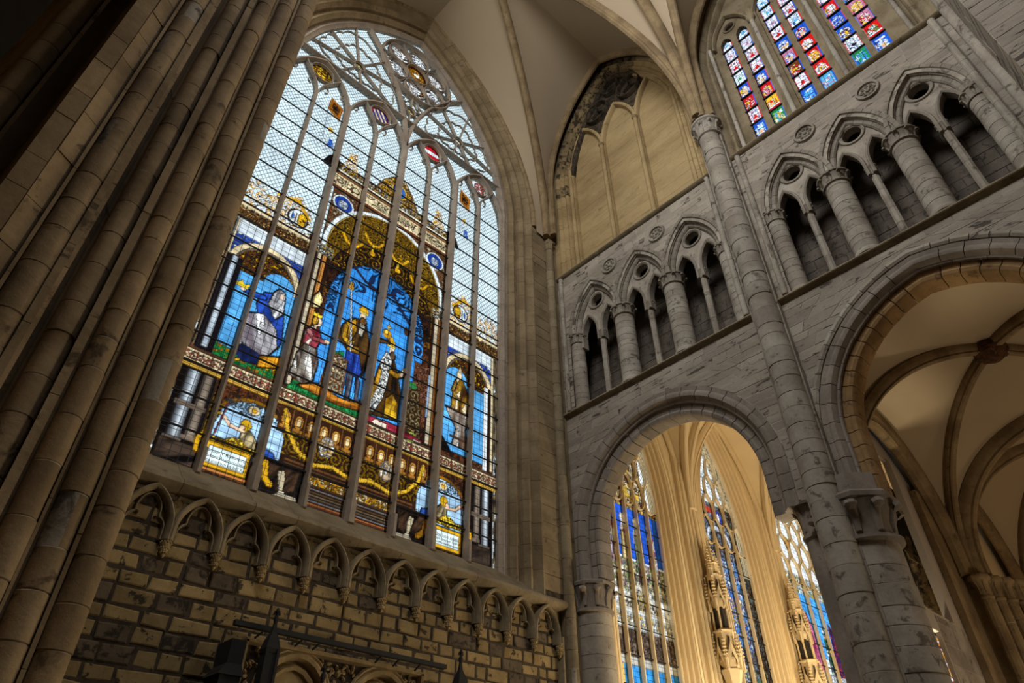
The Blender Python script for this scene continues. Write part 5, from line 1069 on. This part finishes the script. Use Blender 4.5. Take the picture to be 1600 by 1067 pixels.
def chapel_canvas(ar, k):
    c = Canvas(ar.c-ar.h-.04, ar.c+ar.h+.04, 2.5, ar.apex, .035, 'e8ecec', 0); U, Z = c.U, c.Z; u0, u1 = ar.c-ar.h, ar.c+ar.h
    zz0 = c.Z; c.Z = c.Z-[1.15, 1.05, 1.45][k]; Z = c.Z
    c.put(Z > 0, 'eef2f4', .0, .1, 600+k, .4); c.scroll(Z > 9.3, '8a98a8', .35, 610+k, .05)
    if k == 0:
        c.orn(c.rect(u0, u1, 9.0, 11.2), ['5a3a22', 'c8b48a', '3a2416', 'e8dcc0', '8a5a2a', 'd8b040'], .2, 620); c.put(c.rect(ar.c+.75, u1, 9.3, 11.6), 'eef2f4', 1)
        c.put(c.rect(u0, u1, 7.55, 9.1), '2458c8', 0, .25, 621, .3)
        for q in range(4):
            x = u0+.35+.62*q; c.orn(c.poly([(x-.2, 7.4), (x+.22, 7.4), (x+.18, 8.4), (x, 8.7), (x-.16, 8.4)]), ['f4ece4', 'd8a8b0', 'b8c0e0', 'f0d080', 'f8f4ec', '8a4a5a'], .3, 622+q); c.drape(c.poly([(x-.2, 7.4), (x+.05, 7.4), (x, 8.3), (x-.14, 8.3)]), ['6a4a7a', '8a6a30', '3a5a3a', '7a3a3a'][q], ['e8d8e8', 'f4dca0', 'd0e0c0', 'f0c8b8'][q], .1, .1, 626+q); c.put(c.ell(x, 8.72, .12, .15), 'fbf0e0', 0)
        c.orn(c.rect(u0, u1, 6.6, 7.5), ['f0ece0', '8a7a68', 'e8d8a0', '6a8a5a', 'b08a9a', '4a3a30'], .18, 630)
        c.put(c.poly([(u0+.2, 6.1), (ar.c, 6.9), (u1-.1, 6.1)]), 'd8d0c0', 0); c.orn(c.poly([(u0+.5, 6.15), (ar.c, 6.75), (u1-.4, 6.15)]), ['8a7a68', 'e8c860', 'f0ece0', '5a4a3a'], .15, 631)
        c.put(c.rect(u0, u1, 5.6, 6.1), 'e0e2dc', 0); c.orn(c.rect(u0, u1, 5.7, 6.0), ['e8c040', 'f0f0ea', '8a8a80', 'f0f0ea'], .12, 632)
        c.orn(c.rect(u0, u1, 4.9, 5.6), ['4a3a30', '6a5648', '3a2c24', '8a7868'], .12, 633); c.put(c.rect(u0, u1, 4.7, 4.9), 'c8c4b8', 0)
        c.put(c.rect(u0, u1, 2.5, 4.7), '3a96dc', 0, .2, 634, .5); c.orn(c.poly([(ar.c-.3, 2.5), (ar.c+.5, 2.5), (ar.c+.3, 4.1), (ar.c, 4.3)]), ['d8c8a0', '8a6a2a', '2a3a8a', 'f0e8d0'], .18, 635)
        for x in (u0+.3, ar.c+.75): c.put(c.rect(x-.06, x+.06, 2.5, 4.7), 'e0c060', 0)
    elif k == 1:
        c.orn(c.rect(u0, u1, 2.5, 10.9), ['3a2a22', '6a5a50', '8a98a8', '4a3a40', '9ab0c8', '5a4438'], .2, 640); c.put(c.rect(u1-.35, u1, 8.6, 11.5), 'eef2f4', 1); c.put(c.rect(u0, u0+.15, 10.2, 11.5), 'eef2f4', 0)
        c.put(c.rect(u0+.1, ar.c-.1, 10.55, 10.75), 'b03a28', 0); c.put(c.ell(ar.c-.05, 10.45, .2, .28), '2a3aa8', 0); c.put(c.ell(ar.c-.05, 10.45, .08, .18), 'e8e4e0', 0)
        c.put((c.ell(ar.c-.3, 9.6, .72, .5)) & ~c.ell(ar.c-.3, 9.55, .6, .4) & (Z > 9.5), 'c8d0d8', 0)
        c.orn(c.rect(u0, u1-.3, 6.2, 9.0), ['4a8ad8', '7ab0e8', '3a4a6a', 'c8d8e8', '6a4a5a', '2a6ac8', 'e0e8f0'], .22, 641); c.orn(c.rect(u0+.1, ar.c+.3, 6.9, 7.9), ['3a7ad0', '8a6a9a', 'e8d8c0', 'b09040', '5a9ae0'], .2, 642)
        c.orn(c.ell(ar.c, 4.9, .8, .7), ['c8b8a0', '6a4a3a', '3a7a4a', 'e0d8c8', '2a4a98', 'a88a3a'], .16, 643); c.put(c.rect(u0+.6, u1-.4, 2.5, 3.9), '2f86d6', 0, .25, 644, .3); c.orn(c.ell(ar.c+.1, 3.3, .3, .6), ['e0c860', '2a3a9a', 'd8e0e8'], .15, 645)
    else:
        c.put(Z > 8.9, 'f2f5f6', 0); c.orn(c.ell(ar.c-.85, 10.55, .22, .28), ['f0c020', 'a06808', 'f6dc50'], .12, 650); c.orn(c.ell(ar.c-.9, 12.4, .16, .2), ['f0c020', 'a06808', 'f6e8a0'], .12, 651)
        c.orn(c.rect(u0, u1, 8.6, 9.3), ['f2f5f6', 'c8a850', '6a8a5a', 'f2f5f6', 'b8c8d0'], .2, 652); c.put(c.rect(u0, u1, 6.4, 8.6), '4aa0e8', 0, .25, 653, .4); c.put(c.rect(u0, u0+.5, 5.5, 8.6), 'a8d4f0', 0, .2, 654, .3)
        c.drape(c.poly([(ar.c-1.15, 5.9), (ar.c-.5, 5.8), (ar.c-.6, 7.4), (ar.c-.85, 7.9), (ar.c-1.15, 7.4)]), '8a2050', 'e07aa0', .1, .12, 655); c.orn(c.poly([(ar.c, 5.9), (ar.c+.45, 5.9), (ar.c+.4, 7.3), (ar.c+.15, 7.6)]), ['2a6a3a', '1a3a7a', 'e8e0d0', '3a8a4a'], .2, 656)
        c.orn(c.poly([(ar.c+.6, 5.9), (ar.c+1.3, 5.9), (ar.c+1.1, 7.6), (ar.c+.8, 7.8)]), ['4a1a4a', '2a2a7a', 'b03a2a', '6a2a4a'], .2, 657)
        c.orn(c.rect(u0, u1, 5.3, 5.9), ['f0f2f4', 'a8b4bc', 'f0f2f4', '7a8a94'], .12, 658); c.orn(c.rect(u0, u1, 4.3, 5.3), ['2a7a3a', 'b03a28', 'e8c850', 'f0e8e0', '4a2a1a', '6aa84a'], .2, 659)
        c.orn(c.rect(u0, u1, 3.5, 4.3), ['eef2f6', 'a8c4e0', 'eef2f6', '8a98a8'], .12, 660); c.orn(c.rect(u0, u1, 2.5, 3.5), ['c87018', '2a6a3a', 'e8b030', '8a2018', '3a2a1a'], .2, 661)
    c.Z = zz0; c.lead(.45); return c
for k, ar in enumerate(CWS):
    w_ = struct(f'window_{k+3}', labs[k], (ar.c, 0, 2.5), 'window')
    cv = chapel_canvas(ar, k); nb = 5 if k != 1 else 4; u0 = ar.c-ar.h; lw = 2*ar.h/nb
    sur = B()
    A = ar
    for q in range(5):
        a_, d_ = -.02+.165*q, .07+.07*q
        pr = [(a_, -.05), (a_, d_-.05), (a_+.02, d_+.02), (a_+.05, d_+.05), (a_+.085, d_+.035), (a_+.10, d_-.02), (a_+.12, d_-.05), (a_+.165, d_-.03), (a_+.165, -.05)]
        B().sweep(arch_path(A, PN, n=40), pr).obj('jamb_moulding', 'chapel', w_, .5)
    zb = [2.5+.72*i for i in range(12)]
    for i in range(nb):
        for a, c in zip(zb, zb[1:]): cv.pane(u0+i*lw, u0+(i+1)*lw, a, c, PN, 0, 'glassN', w_, 'pane')
        z = zb[-1]
        while z < ar.apex-.1:
            h_ = ar.half(z)+.05; p, q = max(u0+i*lw, ar.c-h_), min(u0+(i+1)*lw, ar.c+h_)
            if q-p > .06: cv.pane(p, q, z, min(ar.apex-.03, z+.8), PN, 0, 'glassN', w_, 'tracery_pane')
            z += .8
    for z in zb[1:]: B().box(u0, u0+2*ar.h, -.04, -.02, z-.014, z+.014).obj('saddle_bar', 'iron', w_)
    for i in range(1, nb): bar([(u0+i*lw, 2.4), (u0+i*lw, 10.7)], PN, .085, -.06, .1, 'mullion', 'chapel', w_)
    # flowing tracery in the head
    rows = [(10.9, .30, nb), (11.75, .30, nb-1), (12.55, .28, max(2, nb-2)), (13.35, .26, max(1, nb-3))]
    for z, r, cnt in rows:
        for i in range(cnt):
            u = ar.c+(i-(cnt-1)/2)*lw*.98
            if abs(u-ar.c)+r*.5 < ar.half(z): 
                pts = [(u+lw*.46*math.sin(a)*(1-.15*math.cos(a)), z+.52*math.cos(a)) for a in np.linspace(0, 2*PI, 19)]
                pts = [(min(max(p, ar.c-ar.half(q)), ar.c+ar.half(q)), q) for p, q in pts]
                bar(pts, PN, .055, -.05, .07, 'tracery_ring', 'chapel', w_)
# clustered chapel piers and canopied tabernacles
for x, lab in ((14.95, 'golden clustered chapel pier between the first and middle windows'), (20.15, 'golden clustered chapel pier between the middle and far windows'), (10.1, 'golden chapel pier hidden behind the arch at the corner')):
    t = thing('chapel_pier', lab, 'pier', (x, -.34, 0), 'chapel piers')
    B().box(-.5, .5, -.12, .1, 0, 13).obj('pier_core', 'chapel', t, local=True)
    for dx, r, dy in ((-.44, .05, -.10), (-.3, .07, -.13), (-.12, .06, -.15), (.06, .08, -.16), (.26, .06, -.14), (.42, .05, -.10)):
        B().lathe([(r, 0), (r, 12.4)], 12, (dx, dy, 0)).obj('pier_shaft', 'chapel', t, .7, local=True)
def tabernacle(x, y, z0, lab):
    t = thing('tabernacle_canopy', lab, 'canopy', (x, y, z0), 'tabernacle canopies')
    def spire(px, py, pz, r, h, nm='pinnacle'):
        b = B(); b.lathe([(r, 0), (r, h*.3), (r*1.25, h*.32), (r*.8, h*.36), (.012, h)], 6, (px, py, pz))
        for i in range(5):
            f = .42+.1*i; rr = r*.8*(1-(f-.36)/.64)
            for k in range(6):
                a = k*PI/3; b.lathe([(.004, -.03), (.028, 0), (.004, .03)], 5, (px+(rr+.02)*math.cos(a), py+(rr+.02)*math.sin(a), pz+h*f))
        b.lathe([(.004, 0), (.035, .03), (.004, .07)], 6, (px, py, pz+h)); return b.obj(nm, 'chapel', t, .5, local=True)
    for tier, (z, r, n) in enumerate(((0.0, .32, 6), (1.6, .25, 6))):
        B().lathe([(r*.5, z-.2), (r*.95, z-.05), (r*1.1, z), (r*1.1, z+.08), (r*.9, z+.1), (r*.85, z+.75), (r*1.05, z+.8), (r*.7, z+.86)], n, a0=.3).obj('canopy_stage', 'chapel', t, local=True)
        for k in range(n):
            a = .3+2*PI*(k+.5)/n; px, py = r*1.0*math.cos(a), r*1.0*math.sin(a)
            g = B(); ta = (-math.sin(a), math.cos(a)); w_ = r*.42
            P = lambda s_, zz, o: (px+ta[0]*s_+math.cos(a)*o, py+ta[1]*s_+math.sin(a)*o, z+zz)
            g.add([P(-w_, -.28, .02), P(-w_, .1, .02), P(0, .48, .05), P(w_, .1, .02), P(w_, -.28, .02), P(w_*.7, -.05, .03), P(0, .2, .05), P(-w_*.7, -.05, .03)], [(0, 1, 7), (1, 2, 6, 7), (2, 3, 5, 6), (3, 4, 5)]).obj('gable', 'chapel', t, local=True)
            spire(r*1.12*math.cos(a+PI/n), r*1.12*math.sin(a+PI/n), z-.25, .045, .95)
            g2 = B(); g2.box(-.02, .02, -.012, .012, .15, .62); o = g2.obj('panel_slot_shade', 'dark', t, local=True); o.location = (px*.9, py*.9, z); o.rotation_euler = (0, 0, a+PI/2)  # raised dark bars paint in the shade of panel slots
    for k in range(6):
        a = .3+2*PI*k/6
        B().lathe([(.03, .85), (.03, 1.45)], 6, (.24*math.cos(a), .24*math.sin(a), 0)).obj('post', 'chapel', t, local=True)
    B().box(-.13, .13, -.13, .2, .86, 1.45).obj('niche_back', 'dark', t, local=True)  # dark box in the open stage, shade put into its colour
    spire(0, 0, 2.4, .17, 1.1, 'spire'); spire(.2, -.05, 2.3, .07, .8); spire(-.2, -.05, 2.3, .07, .8)
    B().lathe([(.05, -.9), (.2, -.55), (.3, -.2)], 6, a0=.3).obj('pendant', 'chapel', t, local=True)
tabernacle(14.98, -.80, 6.3, 'carved golden tabernacle canopy left, in front of the middle window')
tabernacle(19.9, -.80, 6.3, 'carved golden tabernacle canopy right, in front of the far window')
statue((14.98, -.80, 4.2), 1.1, 'small dark statue under the left tabernacle canopy', 'dark')
for nm, x0, x1, lab in (('ceiling.004', 10.55, 14.95, 'golden chapel vault bay nearest the corner'), ('ceiling.005', 14.95, 20.15, 'golden chapel vault bay with ribs fanning above the middle window'), ('ceiling.006', 20.15, 26.6, 'golden chapel vault bay farthest right')):
    vault(nm, lab, x0, x1, -6.7, -.42, 10.9, 15.9, dict(N=(10.9, 15.75, .2, .1), S=(10.9, 15.6, .2, .1), E=(10.9, 15.7, .2, 0), W=(10.9, 15.7, .2, 0)), 'chapel', 'chapel', .7, .2, wallribs={'N': .8, 'E': 1.0})

# ================================================================== LEFT CLUSTERED PIER
lp = thing('clustered_pier', 'huge dark brown clustered pier of shafts filling the left edge', 'pier', (-3.2, -6.4, 0))
CAM_XY = (-3.221, -11.196)      # camera's ground position; pier azimuths come from image pixels, distances guessed along each ray
def pp(az, d): a = math.radians(az); return (CAM_XY[0]+d*math.sin(a), CAM_XY[1]+d*math.cos(a))
ZT_ = 15.0
for az, d, r in ((11.05, 5.00, .100), (8.47, 4.86, .092), (5.93, 4.72, .084), (2.80, 4.66, .090), (-1.15, 4.52, .100), (-9.9, 4.92, .108)):
    x, y = pp(az, d)
    # drums share the pier's course heights loosely
    drums(lp, r, 0, ZT_, .33, 'pier', 18, 'shaft_drum', .003, 0, x, y, local=False, gap=.004, cham=.005)
def fillet(az, d, w, depth, h=.9):
    a = math.radians(az); x, y = pp(az, d); t = (math.cos(a), -math.sin(a)); n = (-math.sin(a), -math.cos(a)); z = 0
    while z < ZT_:
        e = min(ZT_, z+h*random.uniform(.7, 1.3)); j = random.uniform(-.003, .003); w2 = w/2
        pts = [(-w2, -depth), (-w2, j), (w2, j), (w2, -depth)]
        ring = [(x+t[0]*p+n[0]*q, y+t[1]*p+n[1]*q) for p, q in pts]
        B().hexa([(u, v, z+.003) for u, v in ring]+[(u, v, e-.003) for u, v in ring]).obj('fillet_stone', 'pier', lp); z = e
fillet(9.80, 4.82, .026, .2); fillet(7.10, 4.70, .018, .2); fillet(4.32, 4.54, .058, .2); fillet(.25, 4.44, .05, .25); fillet(.75, 4.50, .03, .25); fillet(-2.62, 4.40, .024, .2); fillet(-8.55, 4.78, .03, .2)
# broad flat pilaster with two faces
for (a0, d0, a1, d1) in ((-4.6, 4.36, -2.75, 4.44), (-6.5, 4.36, -4.6, 4.36)):
    p0, p1 = pp(a0, d0), pp(a1, d1); z = 0
    nx, ny = (p1[1]-p0[1]), -(p1[0]-p0[0]); L = math.hypot(nx, ny); nx, ny = nx/L, ny/L
    while z < ZT_:
        e = min(ZT_, z+.4*random.uniform(.75, 1.3)); j = random.uniform(-.004, .004); g = .004; tx, ty = (p1[0]-p0[0])/L*g, (p1[1]-p0[1])/L*g
        ring = [(p0[0]+tx+nx*j, p0[1]+ty+ny*j), (p1[0]-tx+nx*j, p1[1]-ty+ny*j), (p1[0]-nx*.3, p1[1]-ny*.3), (p0[0]-nx*.3, p0[1]-ny*.3)]
        B().hexa([(u, v, z+g) for u, v in ring]+[(u, v, e-g) for u, v in ring]).obj('pilaster_stone', 'pier', lp); z = e
core = [pp(11.6, 5.12), pp(9.6, 4.98), pp(7.1, 4.86), pp(4.3, 4.72), pp(1.4, 4.80), pp(.3, 4.62), pp(-2.4, 4.56), pp(-6.4, 4.50), pp(-6.9, 4.9), pp(-8.7, 4.95), pp(-10.9, 5.05), pp(-12, 6.2), pp(0, 6.6), pp(10, 6.1)]
n = len(core); B().add([(*p, 0) for p in core]+[(*p, ZT_) for p in core], [(i, (i+1) % n, n+(i+1) % n, n+i) for i in range(n)]+[tuple(range(n)), tuple(range(n, 2*n))]).obj('pier_core', 'pier', lp)

# ================================================================== RETABLE AND IRONWORK AT THE FOOT OF THE NORTH WALL
rt = thing('stone_retable', 'carved pale stone retable panel with round arches at the bottom edge', 'retable', (2.8, -1.0, 2.5))
PR = planeN(-1.0); RA = [Arch(1.98, .50, 3.75, .52, 2.5), Arch(3.52, .50, 3.75, .52, 2.5)]
b = B(); slab(b, PR, 1.10, 4.32, 2.5, 4.36, [a.hole(2.5) for a in RA], .05, -.1, 0); b.obj('carved_panel', 'mortard', rt)
B().box(1.1, 4.32, -.92, -.72, 2.5, 4.36).obj('panel_back', 'retable', rt)
for a in RA:
    B().sweep(arch_path(a, PR, n=26), [(-.03, -.08), (-.03, .03), (.0, .07), (.05, .08), (.09, .04), (.12, .06), (.15, .03), (.15, -.08)]).obj('arch_moulding', 'retable', rt, .7)
    B().sweep(arch_path(a.grow(-.14), PR, n=22), [(-.02, -.09), (-.02, -.02), (.03, .0), (.06, -.03), (.06, -.09)]).obj('inner_moulding', 'retable', rt, .7)
for (p, q) in (((1.1, 4.38), (4.32, 4.38)), ((1.12, 2.5), (1.12, 4.38)), ((4.30, 2.5), (4.30, 4.38))):
    bar([p, q], PR, .12, -.1, .08, 'frame_moulding', 'retable', rt)
random.seed(5)
for i in range(620):     # curling foliage in the spandrels
    u, z = random.uniform(1.2, 4.22), random.uniform(3.2, 4.30)
    if any(abs(u-a.c) < a.half(z)+.19 and z < a.apex+.17 for a in RA): continue
    a0 = random.uniform(0, 2*PI); L = .07
    pts = [PR[0](u+L*math.cos(a0+w)*f, z+L*math.sin(a0+w)*f, d) for w, f, d in ((0, 1, .045), (.9, .55, .02), (2.2, .45, .0), (-2.2, .45, .0), (-.9, .55, .02))]
    B().add(pts+[PR[0](u, z, .05)], [(0, 1, 5), (1, 2, 5), (2, 3, 5), (3, 4, 5), (4, 0, 5)]).obj('foliage_leaf', 'retable', rt)
ib = thing('iron_beam', 'long black horizontal iron beam above the carved retable', 'beam', (2.8, -1.15, 4.52))
B().box(.82, 4.70, -1.22, -1.13, 4.50, 4.57).obj('rail', 'iron', ib)
for u in (1.3, 1.95, 2.25, 3.4, 3.75, 4.2): bar([(u, 4.50), (u-.1, 4.40)], planeN(-1.1), .03, 0, .03, 'bracket', 'iron', ib)
def post(x, y, w, z1, lab):
    t = thing('black_post', lab, 'post', (x, y, 0), 'black oak posts')
    B().box(-w, w, -w, w, 0, z1-.55).obj('shaft', 'wood', t, local=True); B().lathe([(w*1.5, z1-.6), (w*1.6, z1-.54), (w*1.2, z1-.42), (w*.5, z1-.3), (w*.25, z1-.15)], 4, a0=PI/4).obj('cap', 'wood', t, local=True)
    for s in (-1, 1): B().box(s*w*.9-.02, s*w*.9+.02, -w-.02, -w+.02, 0, z1-.55).obj('edge_moulding', 'wood', t, local=True)
    B().lathe([(.025, z1-.2), (.045, z1-.12), (.02, z1-.06), (.05, z1-.02), (.01, z1+.04)], 6).obj('finial', 'wood', t, .8, local=True); B().box(-.05, .05, -.012, .012, z1-.06, z1-.03).obj('finial_arm', 'wood', t, local=True)
post(1.38, -1.30, .095, 4.78, 'thick black oak post in front of the retable'); post(2.25, -1.38, .05, 4.12, 'small black pinnacle before the middle of the retable'); post(4.98, -1.25, .09, 4.82, 'black pinnacled post standing right of the retable')
bp_ = thing('black_screen_end', 'dark stepped wooden buttress at the left end of the retable', 'screen', (.92, -1.1, 0))
B().box(.76, 1.06, -1.25, -.75, 0, 3.9).obj('lower_stage', 'wood', bp_); B().box(.84, 1.06, -1.2, -.75, 3.9, 4.32).obj('upper_stage', 'wood', bp_)
B().hexa([(.72, -1.28, 3.84), (1.08, -1.28, 3.84), (1.08, -.75, 3.84), (.72, -.75, 3.84), (.84, -1.2, 4.0), (1.06, -1.2, 4.0), (1.06, -.75, 4.0), (.84, -.75, 4.0)]).obj('weathering', 'wood', bp_)
